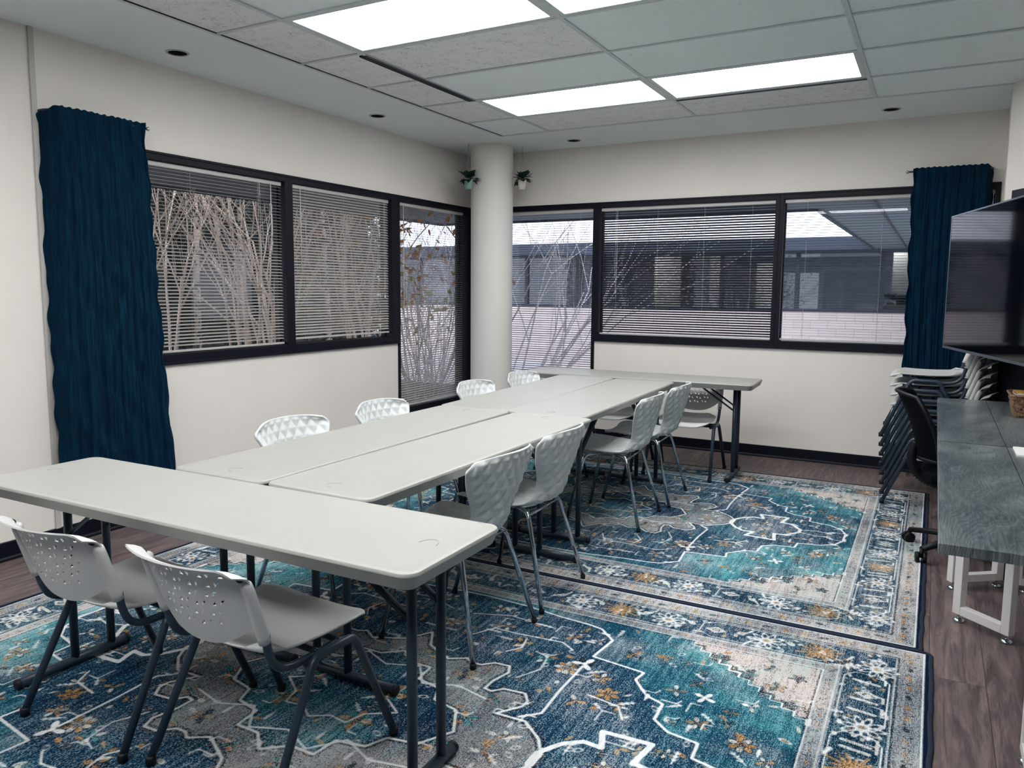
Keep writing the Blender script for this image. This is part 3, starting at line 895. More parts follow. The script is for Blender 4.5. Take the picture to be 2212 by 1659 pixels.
blind('x', 2.96, 4.41, .995, 2.14, -2, 'open slat blind beside the right curtain with a clear view of the building across', M['slat_backlit'], cords=(.12, .5, .86), ragged=.6)

# ------------------------------------------------------------------ curtains
def curtain(org, rz, top_w, bot0, bot1, H, seed, label, flip=1):
    """local x along the rod from the free end to the wall return, y towards the room"""
    t = empty('curtain', org, rz, label, 'curtain', 'navy crinkled curtains')
    rr = random.Random(seed); ph = [rr.uniform(0, 6.3) for _ in range(40)]
    def fn(u, v):
        # v 0 top 1 bottom
        x = u*top_w*(1-v) + (bot0+(bot1-bot0)*u)*v
        fold = .010*math.sin(u*34+ph[0]+1.2*math.sin(v*3+ph[1])) + .007*math.sin(u*71+ph[2]+2*v) + .004*math.sin(u*150+ph[3]+3*math.sin(v*5))
        fold *= (.45+.9*v) if v < .5 else .9
        fold += .012*math.sin(v*7+ph[4]+u*2)*v + .004*math.sin(v*41+u*19+ph[5]) + .003*math.sin(v*77+u*33+ph[6])
        y = fold
        k = max(0, (u-.86)/.14)            # return towards the wall
        y += .014; y -= .10*(k**1.6)*(1-.35*v); x -= .035*top_w*k*k*(1-v)
        edge = (.006*math.sin(v*33+ph[7])+.004*math.sin(v*71+ph[8]))
        if u < .02 or u > .98: x += edge*(1 if u < .5 else -1)
        z = .012 - v*H + (.003*math.sin(u*90+ph[9]) if v < .02 else 0) - (.045*k*k*max(0, 1-v*8))
        if v > .97: z += .012*math.cos(u*7)
        return (x, y, z)
    s = MB().sheet(fn, 150, 110, .0022); s.build('panel', M['curtain'], t)
    rod = MB()
    pts = [(-.03, -.0, -.012), (top_w*.82, -.0, -.012)] + [(top_w*.82+.07*math.sin(R(a)), -.07+.07*math.cos(R(a)), -.012) for a in range(15, 91, 15)] + [(top_w*.82+.07, -.095, -.012)]
    pts = [(x-.0, y, z) for x, y, z in pts]
    rod.tube(pts, .007, 10); rod.build('rod', M['steel_dark'], t)
    MB().sphere((-.036, 0, -.012), .012).build('finial', M['chrome'], t)
    return t
# left: free end at y=-3.785, runs towards -y ; room side is +x
c1 = curtain((.10, -3.79, 2.305), -PI/2, .555, -.115, .55, 2.03, 4, 'navy crinkled curtain hanging on the left wall beside the windows')
c1.scale = (1, 1, 1)
# right: free end at x=3.875, runs towards +x ; room side is -y  -> mirror y
c2 = curtain((3.875, -.10, 2.30), 0, .535, .02, .50, 2.05, 9, 'navy crinkled curtain at the right end of the back windows, partly behind the television')
c2.scale = (1, -1, 1)

# ------------------------------------------------------------------ hanging plants
def planter(x, y, z, pot, lb, seed):
    t = empty('hanging_planter', (x, y, z), 0, lb, 'hanging plant', 'small hanging planters by the column')
    MB().lathe([(.026, -.045), (.03, -.045), (.040, .04), (.041, .045), (.037, .045), (.035, .03), (.001, .028)], 28, caps=True).build('pot', pot, t)
    s = MB()
    for k in range(3):
        a = 2*PI*k/3+.5; s.tube([(.039*math.cos(a), .039*math.sin(a), .04), (.004*math.cos(a), .004*math.sin(a), .24), (0, 0, 2.685-z)], .0012, 5)
    s.build('hanging_cords', M['string'], t)
    MB().tube(smooth_path([(0, 0, 2.698-z), (0, 0, 2.685-z), (.008, 0, 2.676-z), (0, 0, 2.668-z), (-.008, 0, 2.676-z)], 4), .0018, 6).build('hook', M['ring'], t)
    rr = random.Random(seed); l = MB()
    for k in range(46):
        a = rr.uniform(0, 2*PI); el = rr.uniform(-.6, 1.2); L = rr.uniform(.055, .085); d0 = rr.uniform(.01, .05)
        base = Vector((d0*math.cos(a), d0*math.sin(a), .05+d0*math.sin(el)*.8))
        dr = Vector((math.cos(a)*math.cos(el), math.sin(a)*math.cos(el), math.sin(el)))
        sd = dr.cross(Vector((0, 0, 1))).normalized()*L*.36; up = sd.cross(dr).normalized()*.006
        p = [base, base+dr*L*.4+sd+up, base+dr*L-Vector((0,0,.012)), base+dr*L*.4-sd+up, base+dr*L*.45]
        l.add([tuple(q) for q in p], [(0, 1, 4), (1, 2, 4), (2, 3, 4), (3, 0, 4)], True)
        if k % 2: l.tube([(0, 0, .03), tuple(base)], .0015, 5)
    l.build('foliage', M['leaf'], t)
planter(.345, -.672, 2.335, M['pot_teal'], 'small hanging plant in a pale green pot, left of the round column', 5)
planter(.724, -.355, 2.345, M['pot_white'], 'small hanging plant in a white pot, right of the round column', 8)
# ------------------------------------------------------------------ outside
o = st('floor', MB().box((-30, -20, -.4), (-2.7, 8, -.12)).box((-30, 8, -1.7), (-2.7, 30, -1.5)).box((-2.7, -20, -.4), (-.15, 3.5, -.12)).box((-2.7, 3.5, -1.7), (20, 30, -1.5)).box((-.15, .15, -.4), (10, 3.5, -.12)), M['ground']); o.name = 'ground'
o = MB().box((-5.2, -12, -.12), (-.6, 3.2, -.06)).build('planting_bed', M['mulch']); tag(o, 'dark mulch bed under the shrubs outside the left windows', 'planting bed')
t = empty('canopy', (0, 3, 2.4), 0, 'grey roof overhang running around the courtyard outside the windows', 'canopy')
b = MB()
for lo, hi in (((-2.7, -12, 0), (-.15, .14, .22)), ((-2.7, .14, 0), (9, .5, .22)), ((-2.7, .5, 0), (9, 0.5+.0, .22))): pass
def cb(x0, y0, x1, y1, z0=2.4, z1=2.62): b.box((x0, y0-3, z0-2.4), (x1, y1-3, z1-2.4))
cb(-2.7, -12, -.15, 3.5); cb(-.15, .15, 2.75, 3.5); cb(2.75, .15, 10, 14.2); cb(-14, 13.1, 2.75, 14.2)
b.build('soffit', M['canopy'], t)
b = MB(); cb(-2.72, 3.48, 2.74, 3.52, 2.37, 2.64); cb(2.73, 3.5, 2.77, 13.1, 2.37, 2.64); cb(-14, 13.08, 2.75, 13.12, 2.37, 2.64); cb(-2.74, -12, -2.70, 3.5, 2.37, 2.64)
b.build('fascia', M['fascia'], t)
b = MB(); cb(3.42, .2, 3.45, 13.5, 2.385, 2.401); b.build('seam', M['fascia'], t)
# building across
t = empty('building', (0, 13.7, -.12), 0, 'low building across the courtyard with pale pink block wall and a long dark window band', 'building')
MB().box((-14, 0, -1.4), (9, .2, 1.03)).build('lower_wall', M['brick'], t)
MB().box((-14, 0, 2.44), (9, .2, 2.74)).build('upper_wall', M['fascia'], t)
xs = [-12.2, -10.3, -8.4, -6.5, -4.6, -2.7, -.8, 1.05, 2.95, 4.85, 6.7, 8.6]
for x in xs: MB().box((x-.05, -.02, 1.03), (x+.05, .12, 2.44)).build('mullion', M['ext_frame'], t)
MB().box((-14, -.03, 1.02), (9, .12, 1.09)).build('sill', M['ext_frame'], t)
for x0, x1 in zip(xs, xs[1:]): MB().box((x0+.05, .03, 1.09), (x1-.05, .04, 2.44)).build('pane', M['glass_dark'], t)
b = MB(); b.box((-14, 3.2, 0), (9, 3.3, 2.9)); b.box((-14, .2, 2.74), (9, 3.3, 2.85)); b.box((-14, .2, 0), (9, 3.3, .05))
b.build('interior_wall', M['far_room'], t)
b = MB(); b.box((3.1, 1.2, 0), (5.6, 1.3, 2.7)); b.box((-3.3, 1.9, .9), (-2.45, 2.0, 2.7)); b.box((-1.6, 1.9, 1.0), (-1.25, 2.0, 2.7)); b.box((-.4, 2.4, .9), (.3, 2.5, 2.3))
b.build('interior_partition', M['far_room_light'], t)
b = MB()
for x in (-11, -7.5, -4, -.8, 2.2, 5.6): b.box((x, .9, 2.66), (x+1.2, 1.4, 2.70))
b.build('fill_lamp', M['far_fill_lamp'], t)  # unseen lamps added to light up the interior partitions
b = MB(); b.box((3.85, 1.14, 1.45), (4.35, 1.2, 2.2)); b.build('picture_frame', M['ext_frame'], t)
b = MB()
for k in range(16): b.sphere((3.25+rnd.uniform(-.3, .35), .8+rnd.uniform(-.1, .1), 1.22+rnd.uniform(-.08, .22)), rnd.uniform(.05, .1), 8)
b.build('indoor_plant', M['hedge'], t)
MB().box((2.9, .5, 1.05), (4.9, 1.1, 1.2)).build('counter', M['fascia'], t)

# shrubs
def branch(b, p, dr, L, r, depth, rr, wob, leaves=None):
    pts = [p]; rad = [r]; q = Vector(p); d_ = dr.normalized(); n = 4
    for k in range(n):
        d_ = (d_ + Vector((rr.uniform(-wob, wob), rr.uniform(-wob, wob), rr.uniform(-wob*.4, wob*.6)))).normalized()
        q = q + d_*L/n; pts.append(tuple(q)); rad.append(r*(1-.5*(k+1)/n))
    b.tube(pts, rad, 5 if r > .008 else 3, cap=False)
    if depth > 0:
        for k in range(rr.choice([2, 3, 3])):
            i = rr.choice([2, 3, 4, 4]); nd = (d_ + Vector((rr.uniform(-.7, .7), rr.uniform(-.7, .7), rr.uniform(-.2, .5)))).normalized()
            branch(b, pts[i], nd, L*rr.uniform(.5, .8), rad[i]*.72, depth-1, rr, wob*1.2, leaves)
    elif leaves is not None: leaves.append(tuple(q))
def shrub(x, y, n, H, r, depth, seed, mat, label, group, spread=.35, wob=.16, leafmat=None, leafn=0, lean=(0, 0), name='bare_shrub', leafs=.05, cat='shrub', gz=-.08):
    rr = random.Random(seed); b = MB(); ends = []
    for k in range(n):
        a = rr.uniform(0, 2*PI); s = rr.uniform(.3, 1)*spread
        branch(b, (.12*math.cos(a)*rr.random(), .25*math.sin(a), 0), Vector((s*math.cos(a)+lean[0], s*math.sin(a)+lean[1], 1)), H*rr.uniform(.7, 1), r*rr.uniform(.7, 1.1), depth, rr, wob, ends)
    if leafmat is None:
        o = b.build(name, mat); o.location = (x, y, gz); tag(o, label, cat, group); return o
    t = empty(name, (x, y, gz), 0, label, cat, group); b.build('stems', mat, t)
    l = MB()
    for k in range(leafn):
        c = Vector(rr.choice(ends))*rr.uniform(.55, 1.0)
        c += Vector((rr.uniform(-.2, .2), rr.uniform(-.2, .2), rr.uniform(-.2, .2)))
        u = Vector((rr.uniform(-1, 1), rr.uniform(-1, 1), rr.uniform(-1, 1))).normalized()*leafs; w = u.cross(Vector((rr.random(), rr.random(), rr.random()))).normalized()*leafs*.5
        l.add([tuple(c-u), tuple(c+w), tuple(c+u), tuple(c-w)], [(0, 1, 2), (0, 2, 3)], False)
    l.build('leaves', leafmat, t); return t
g1 = 'tan stemmed shrubs outside the left windows'
spots = [(-3.6, -3.3), (-3.2, -2.1), (-3.7, -1.0), (-3.3, .1), (-3.8, 1.2), (-3.3, 2.3)]
lbs = ['tan stemmed bare shrub outside, closest to the left curtain', 'tan stemmed bare shrub outside, second one along from the left curtain', 'tan stemmed bare shrub outside, third one along from the left curtain',
       'tan stemmed bare shrub outside, fourth one along from the left curtain', 'tan stemmed bare shrub outside, behind the left part of the nearly closed blind', 'tan stemmed bare shrub outside, behind the right part of the nearly closed blind']
for k, ((x, y), lb) in enumerate(zip(spots, lbs)):
    shrub(x, y, 9, 2.3, .026, 3, 20+k, M['bark'], lb, g1, .26, .12)
g2 = 'twiggy grey shrubs outside near the corner'
for k, ((x, y), lb) in enumerate(zip([(-1.7, 1.5), (-2.3, 2.6), (-3.1, 3.9)], ['twiggy grey shrub outside the tall window left of the column, nearest', 'twiggy grey shrub outside the tall window left of the column, farther back', 'twiggy grey shrub outside the tall window left of the column, farthest away'])):
    shrub(x, y, 15, 2.2, .010, 4, 50+k, M['bark_grey'], lb, g2, .5, .2)
shrub(-1.6, .95, 7, 1.9, .008, 2, 71, M['bark_grey'], 'orange leaved shrub outside the tall window left of the column', None, .5, .2, M['leaf_orange'], 190, leafs=.06, name='leafy_shrub')
shrub(-1.45, 1.35, 3, 1.2, .007, 2, 77, M['bark_grey'], 'thin yellow green leaved shrub outside the tall window left of the column', None, .35, .15, M['leaf_yellow'], 60, lean=(.25, .1), leafs=.06, name='leafy_shrub')
shrub(-2.3, 4.6, 10, 3.4, .026, 3, 95, M['bark_grey'], 'pale arching bare tree outside the tall window right of the column', None, .35, .16, lean=(.45, .1), name='bare_tree', cat='tree', gz=-1.5)
# evergreen backdrop
def hedge(x, y, w, dpt, h, lb, seed, n=5200):
    t = empty('evergreen_hedge', (x, y, -.12), 0, lb, 'hedge', 'dark evergreens outside beyond the left windows')
    rr = random.Random(seed); l = MB()
    for k in range(n):
        a = rr.uniform(-1, 1); z = rr.uniform(.3, h); q = rr.uniform(-1, 1)
        c = Vector((q*dpt*(1-.3*abs(a)), a*w, z+.3*math.sin(a*9)))
        u = Vector((rr.uniform(-1, 1), rr.uniform(-1, 1), rr.uniform(-1, 1))).normalized()*.11; v_ = u.cross(Vector((rr.random(), rr.random(), rr.random()))).normalized()*.055
        l.add([tuple(c-u), tuple(c+v_), tuple(c+u), tuple(c-v_)], [(0, 1, 2), (0, 2, 3)], False)
    l.build('foliage', M['hedge'], t)
    MB().box((-.35, -w*.96, .25), (-.15, w*.96, h*.86)).build('inner_growth', M['hedge'], t)
    s = MB()
    for k in range(7): s.tube([(rr.uniform(-.3, .3), (k-3)/3.2*w, 0), (rr.uniform(-.3, .3), (k-3)/3.2*w+.2, h*.9)], [.07, .03], 6)
    s.build('trunks', M['bark'], t)
hedge(-6.3, 1.6, 3.4, .9, 4.6, 'dark evergreen hedge outside, behind the tan stems of the left window', 31)
hedge(-7.4, 6.4, 1.3, .9, 4.6, 'dark evergreen hedge outside, behind the nearly closed blind', 32)
0 and hedge(-7.0, 7.6, 2.4, .9, 3.6, 'dark evergreen hedge outside, far off behind the twigs left of the column', 33)
# ------------------------------------------------------------------ folding tables (long axis = local x)
TL, TW, TZ = 1.829, .457, .727
def make_table():
    t = empty('folding_table'); t['category'] = 'table'
    hx, hy = TL/2, TW/2
    b = MB(); n = 7
    rings = []   # (inset, z)
    for ins, z in ((.020, TZ-.046), (.0165, TZ-.0455), (.0145, TZ-.043), (.0035, TZ-.013), (.0005, TZ-.010), (.0008, TZ-.007), (.004, TZ-.002), (.010, TZ), (.020, TZ-.0004), (.024, TZ-.0012)):
        rings.append([(x, y, z) for x, y in rrect(-hx+ins, -hy+ins, hx-ins, hy-ins, .045-ins*.8, n)])
    m = len(rings[0]); v = [p for r in rings for p in r]; f = []
    for k in range(len(rings)-1):
        for i in range(m): j = (i+1) % m; f.append((k*m+i, k*m+j, (k+1)*m+j, (k+1)*m+i))
    b.add(v, f, True); k0 = (len(rings)-1)*m
    b.f.append(tuple(range(k0, k0+m))); b.sm.append(False)
    # underside lip
    un = [(x, y, TZ-.046) for x, y in rrect(-hx+.03, -hy+.03, hx-.03, hy-.03, .03, n)]; up = [(x, y, TZ-.014) for x, y, z in un]
    i0 = len(b.v); b.v += un+up
    for i in range(m):
        j = (i+1) % m
        b.f.append((j, i, i0+i, i0+j)); b.sm.append(False)
        b.f.append((i0+j, i0+i, i0+m+i, i0+m+j)); b.sm.append(False)
    b.f.append(tuple(range(i0+m, i0+2*m))[::-1]); b.sm.append(False)
    o = b.build('tabletop', M['table'], t); smooth_by_angle(o.data, 35)
    for s in (-1, 1):
        lx = s*(hx-.16)
        for q in (0, .145):
            MB().tube([(lx, q, .03), (lx, q, TZ-.02)], .0148, 14).build('leg', M['steel_dark'], t)
            # folding brace
            MB().tube([(lx-s*.006, q, .50), (lx-s*.30, q, TZ-.028)], .0165, 4, flat=.4).build('brace', M['steel_brown'], t)
        MB().tube([(lx, -.205, .0215), (lx, .205, .0215)], .0175, 16).build('foot', M['steel_dark'], t)
        for q in (-1, 1):
            MB().lathe([(.0185, 0), (.0185, .012), (.012, .014), (.001, .0142)], 16, M=Matrix.Translation((lx, q*.203, .0215)) @ Matrix.Rotation(-q*PI/2, 4, 'X')).build('end_cap', M['rubber'], t)
        MB().tube([(lx, -.19, TZ-.034), (lx, .19, TZ-.034)], .013, 8).build('top_rail', M['steel_brown'], t)
        # moulded thumb mark
        a = MB().tube([(s*(hx-.10)+.028*math.cos(R(w)), -.02+.045*math.sin(R(w)), TZ-.0009) for w in range(90-80, 90+81, 10)], .0013, 6)
        a.build('moulded_mark', M['table'], t)
    return t
P0 = make_table()
TABS = [(2.139, -5.102, 0, .0135, 'grey white folding table set crosswise in the foreground, behind two perforated chairs'),
        (1.8645, -3.957, PI/2, .0075, 'long folding table in the nearer row, on the left side by the wall'),
        (2.336, -3.947, PI/2, -.0057, 'long folding table in the nearer row, on the right side towards the open rug'),
        (1.805, -2.141, PI/2, .0466, 'long folding table in the farther row, on the left side by the column'),
        (2.2585, -2.141, -PI/2, .031, 'long folding table in the farther row, on the right side towards the open rug'),
        (2.067, -.930, 0, .0308, 'folding table set crosswise at the far end in front of the back windows')]
for k, (x, y, rz, tt, lb) in enumerate(TABS):
    o = place(P0, k, (x, y, .008+.0004*k), rz+tt, lb, 'grey white folding tables'); o['category'] = 'table'

# ------------------------------------------------------------------ shell chairs (face local +y)
def make_shell():
    t = empty('shell_chair'); t['category'] = 'chair'
    prof = [(.235,.418,.165),(.228,.432,.185),(.20,.442,.205),(.12,.438,.215),(.02,.430,.213),(-.07,.428,.195),(-.135,.440,.150),(-.178,.475,.113),(-.198,.525,.112),(-.212,.575,.140),(-.228,.635,.186),(-.243,.695,.222),(-.256,.745,.240),(-.265,.782,.232)]
    Pm = smooth_path([(a, b_, c) for a, b_, c in prof], 8); Pm = np.array(Pm)
    sl = np.r_[0, np.cumsum(np.hypot(np.diff(Pm[:,0]), np.diff(Pm[:,1])))]; L = sl[-1]
    nu, nv = 112, 200
    def base(u, v):
        s = v*L
        y = np.interp(s, sl, Pm[:,0]); z = np.interp(s, sl, Pm[:,1]); w = np.interp(s, sl, Pm[:,2])
        q = 2*u-1
        # rounded ends of the outline
        if v > .93:
            k = (v-.93)/.07; cut = .03*(k**2.2)
            w = w - cut
        if v < .06: w -= .035*((.06-v)/.06)**2
        x = w*q
        # dishing: the sides rise on the seat and wrap forward on the back
        bk = min(1, max(0, (s-.30)/.16))
        seatd = .020*abs(q)**2.6*(1-bk)
        wrap = (.085*abs(q)**2.0-.030)*bk*(1-.15*max(0, (v-.8)/.2))
        z += seatd; y += wrap
        # waist sides sweep
        if v > .9: z -= .020*abs(q)**3*((v-.9)/.1)
        return (x, y, z, s, w)
    G = np.array([[base(i/nu, j/nv) for i in range(nu+1)] for j in range(nv+1)])
    P = G[..., :3]
    du = np.gradient(P, axis=1); dv = np.gradient(P, axis=0)
    N = np.cross(du, dv); N /= np.linalg.norm(N, axis=2, keepdims=True)
    s_, x_ = G[..., 3], G[..., 0]
    U = np.linspace(-1, 1, nu+1)[None, :]*np.ones((nv+1, 1)); V = np.linspace(0, 1, nv+1)[:, None]*np.ones((1, nu+1))
    px, ps = .052, .082
    a = x_/px + s_/ps; b_ = -x_/px + s_/ps
    tri = lambda t_: 1-np.abs(2*(t_-np.floor(t_))-1)
    h = np.minimum(tri(a), tri(b_))
    wd = G[..., 4]
    em = np.clip(np.minimum((1-np.abs(U))*wd, np.minimum(V, 1-V)*L)/.022, 0, 1); em = em**1.5
    amp = .0105*h*em
    th = .0028 + .0022*(1-em)
    A = P + N*(th+amp*.8)[..., None]; B = P - N*(th-amp*-.9)[..., None]
    # B (outer side) carries its own facets
    B = P - N*(th+amp*.65)[..., None]
    k = (nu+1)*(nv+1); idx = lambda i, j: j*(nu+1)+i
    v = [tuple(p) for p in A.reshape(-1,3)]+[tuple(p) for p in B.reshape(-1,3)]; f = []
    for j in range(nv):
        for i in range(nu):
            q = (idx(i,j), idx(i+1,j), idx(i+1,j+1), idx(i,j+1)); f.append(q); f.append(tuple(z+k for z in q[::-1]))
    for i in range(nu): f.append((idx(i+1,0), idx(i,0), idx(i,0)+k, idx(i+1,0)+k)); f.append((idx(i,nv), idx(i+1,nv), idx(i+1,nv)+k, idx(i,nv)+k))
    for j in range(nv): f.append((idx(0,j), idx(0,j+1), idx(0,j+1)+k, idx(0,j)+k)); f.append((idx(nu,j+1), idx(nu,j), idx(nu,j)+k, idx(nu,j+1)+k))
    MB().add(v, f, True).build('shell', M['shell_plastic'], t)
    for sx in (-1, 1):
        MB().tube([(sx*.10, -.04, .412), (sx*.142, -.10, .411), (sx*.155, -.119, .407), (sx*.163, -.131, .396), (sx*.168, -.138, .38), (sx*.235, -.235, .012)], .0105, 12).build('leg', M['chrome'], t)
        MB().tube([(sx*.10, .06, .408), (sx*.148, .105, .408), (sx*.159, .116, .404), (sx*.166, .125, .393), (sx*.170, .131, .378), (sx*.215, .215, .012)], .0105, 12).build('leg', M['chrome'], t)
    for q in ((-.235,-.235), (.235,-.235), (-.215,.215), (.215,.215)): MB().lathe([(.012, 0), (.0125, .015), (.011, .018)], 12, M=Matrix.Translation((q[0], q[1], 0))).build('glide', M['rubber'], t)
    g = MB(); g.tube(smooth_path([(-.10,-.06,.412),(0,-.09,.408),(.10,-.06,.412),(.11,.0,.41),(.10,.08,.409),(0,.10,.406),(-.10,.08,.409),(-.11,0,.41),(-.10,-.06,.412)], 5), .007, 8, cap=False)
    g.tube([(-.165,-.135,.40),(.165,-.135,.40)], .005, 8)
    g.build('seat_frame', M['chrome'], t)
    return t
PS = make_shell()
SH = [(2.445, -4.165, PI/2-.03, 'white quilted shell chair right of the tables, closest to the camera'),
      (2.435, -3.61, PI/2+.02, 'white quilted shell chair right of the tables, second from the camera'),
      (2.41, -2.325, PI/2+.06, 'white quilted shell chair right of the tables, third from the camera'),
      (2.41, -1.735, PI/2+.05, 'white quilted shell chair right of the tables, farthest from the camera'),
      (1.70, -4.08, -PI/2, 'white quilted shell chair left of the tables, nearest to the left curtain'),
      (1.70, -3.40, -PI/2+.03, 'white quilted shell chair left of the tables, second from the left curtain'),
      (1.66, -2.36, -PI/2, 'white quilted shell chair left of the tables, in front of the tall window'),
      (1.66, -1.68, -PI/2-.02, 'white quilted shell chair left of the tables, farthest back by the column')]
for k, (x, y, rz, lb) in enumerate(SH):
    o = place(PS, k, (x, y, .010), rz, lb, 'white diamond quilted chairs'); o['category'] = 'chair'

# ------------------------------------------------------------------ perforated stacking chairs (face local +y)
def make_perf():
    t = empty('stacking_chair'); t['category'] = 'chair'
    # seat
    def seat(u, v):
        q = 2*u-1; w = .215*(1-.10*(1-v)**2)
        e = 1-.0
        y = -.205+.43*v
        # superellipse corners
        k = abs(2*v-1)
        cut = .05*max(0, (k-.80)/.20)**2
        x = (w-cut)*q
        kk = max(0, (abs(q)-.78)/.22)**2
        y += kk*(.05*(1-v)**3-.035*v**3)
        z = .411 + .012*abs(q)**3 - .010*math.cos(min(1, abs(q))*PI/2)*(1-abs(2*v-.9)) 
        z += -.030*max(0, (v-.86)/.14)**2 + .018*max(0, (.14-v)/.14)**2 - .008*math.sin(v*PI)
        return (x, y, z)
    MB().sheet(seat, 40, 40, .006).build('seat', M['white_plastic'], t)
    # back
    NU, NV = 28, 17
    def back(u, v):
        q = 2*u-1
        w = .220 - .012*(1-v)
        zb = .445 + .095*abs(q)**2.4*1.0          # rounded lower edge
        zt = .700 - .022*max(0, (abs(q)-.82)/.18)**2
        z = zb+(zt-zb)*v
        w2 = w-.006*max(0, (v-.93)/.07)**2
        x = w2*q
        y = -.215-.085*((z-.445)/.255) + .052*abs(q)**2.1 - .045*max(0, (v-.82)/.18)**2 - .03
        return (x, y, z)
    holes = {}
    for r_ in range(6):
        j = 14-2*r_
        for c in range(-6, 7):
            i = 14+c*2+(0 if r_ % 2 else 1)
            if abs(i-13.5) > 10.4-r_*.6: continue
            holes[(i, j)] = 2 if (c+r_) % 2 else 3
    MB().sheet(back, NU, NV, .005, hole=lambda i, j: holes.get((i, j), 0)).build('backrest', M['white_plastic'], t, autos=42)
    for sx in (-1, 1):
        # moulded sleeve
        MB().tube(smooth_path([(sx*.205, -.208, .472), (sx*.206, -.236, .56), (sx*.205, -.258, .63), (sx*.198, -.268, .655)], 5), [.0165]*13+[.014, .010, .004], 14, flat=.95).build('sleeve', M['white_plastic'], t)
        MB().sphere((sx*.198, -.277, .662), .0125, 12, sc=(1.1, .6, .7)).build('socket', M['rubber'], t)
        MB().tube(smooth_path([(sx*.207, -.207, .49), (sx*.206, -.198, .44), (sx*.205, -.175, .395), (sx*.205, -.13, .372), (sx*.205, -.04, .368), (sx*.205, .08, .372)], 6), .0115, 12).build('back_support', M['steel_dark'], t)
        # inverted U leg frame
        MB().tube([(sx*.25, -.25, .014), (sx*.236, -.078, .350), (sx*.235, -.070, .363), (sx*.2345, -.058, .374), (sx*.234, -.044, .379), (sx*.234, .075, .379), (sx*.2345, .089, .374), (sx*.235, .100, .363), (sx*.236, .108, .350), (sx*.25, .25, .014)], .0125, 12).build('leg_frame', M['steel_dark'], t)
        for q in (-1, 1): MB().lathe([(.0145, 0), (.0148, .022), (.013, .026)], 12, M=Matrix.Translation((sx*.25, q*.25, 0))).build('foot_cap', M['rubber'], t)
    g = MB()
    g.tube([(-.234, .055, .376), (.234, .055, .376)], .009, 10); g.tube([(-.234, -.03, .376), (.234, -.03, .376)], .009, 10)
    g.box((-.234, -.05, .362), (-.214, .08, .378)); g.box((.214, -.05, .362), (.234, .08, .378))
    g.build('cross_rail', M['steel_brown'], t)
    return t
PP = make_perf()
PF = [(1.82, -5.15, 0, 'white perforated back chair in the foreground, left one of the pair'),
      (2.415, -5.13, -.045, 'white perforated back chair in the foreground, right one of the pair'),
      (2.46, -.915, PI+.02, 'white perforated back chair behind the far cross table, beside its right leg'),
      (1.86, -.88, PI-.03, 'white perforated back chair at the far cross table, mostly hidden behind quilted chairs')]
for k, (x, y, rz, lb) in enumerate(PF):
    o = place(PP, k, (x, y, .010), rz, lb, 'perforated chairs at the tables'); o['category'] = 'chair'
ords = ['topmost', 'second from the top', 'third from the top', 'fourth from the top', 'fifth from the top', 'third from the bottom', 'second from the bottom', 'lowest']
for k in range(8):
    h = 7-k
    o = copy_tree(PP); o.location = (4.095-.004*h, -.885, .010+.0635*h); o.rotation_euler = (0, 0, PI/2+.0)
    o['label'] = 'white stacking chair, %s in the stack by the right curtain' % ords[k]; o['group'] = 'stack of perforated chairs'

# ------------------------------------------------------------------ office chair
t = empty('office_chair', (4.30, -2.05, 0), .0, 'black mesh office chair on casters, tucked under the grey desks', 'chair')
for k in range(5):
    a = R(180-31+72*k); c, s = math.cos(a), math.sin(a)
    arm = MB().tube([(0, 0, .085), (.14*c, .14*s, .10), (.30*c, .30*s, .075)], [.026, .022, .018], 8, flat=.8).build('base_arm', M['black_plastic'], t)
    w = MB(); Mx = Matrix.Translation((.305*c, .305*s, .031)) @ Matrix.Rotation(a+.9, 4, 'Z') @ Matrix.Rotation(PI/2, 4, 'X')
    for zz in (-.026, .008): w.lathe([(.012, zz), (.026, zz), (.029, zz+.004), (.029, zz+.014), (.026, zz+.018), (.012, zz+.018)], 20, M=Mx)
    w.tube([(.305*c, .305*s, .03), (.30*c, .30*s, .075)], .010, 8)
    w.build('caster', M['black_plastic'], t)
MB().lathe([(.035, .06), (.032, .13), (.024, .14), (.024, .27), (.016, .28), (.016, .39)], 18).build('gas_lift', M['black_plastic'], t)
def oseat(u, v):
    q, p = 2*u-1, 2*v-1; m = max(abs(q), abs(p)); n = math.hypot(q, p)+1e-9; k = m/n*.45+.55
    return (.24*p*k, .24*q*k, .435-.03*max(0, p)**3+.01*q*q)
MB().sheet(oseat, 20, 20, .05).build('seat', M['black_fabric'], t, subsurf=1)
def oback(u, v):
    q = 2*u-1; p = 2*v-1
    w = .205*(1-.30*max(0, -p)**1.6-.22*max(0, p)**4)
    return (-.275-.06*p-.018*p*p+.085*q*q-.02, w*q, .70+.175*p - .02*q*q*max(0, p))
o = MB().sheet(oback, 26, 26, .012).build('backrest', M['black_fabric'], t)
edge = [oback(i/26, 1) for i in range(27)]+[oback(1, 1-i/26) for i in range(1, 27)]+[oback(1-i/26, 0) for i in range(1, 27)]+[oback(0, i/26) for i in range(1, 26)]; edge.append(edge[0])
MB().tube(edge, .014, 8, cap=False, flat=.8).build('backrest_frame', M['black_plastic'], t)
# corrugated boot over the back bracket
pts = smooth_path([(-.27, 0, .60), (-.285, 0, .52), (-.26, 0, .44), (-.18, 0, .385), (-.08, 0, .375), (.02, 0, .38)], 14)
MB().tube(pts, [.021 if i % 2 else .027 for i in range(len(pts))], 12).build('bellows_bracket', M['black_plastic'], t)
MB().box((-.10, -.07, .375), (.09, .07, .41)).build('seat_plate', M['black_plastic'], t, bevel=.008)
t.rotation_euler = (0, 0, .10)

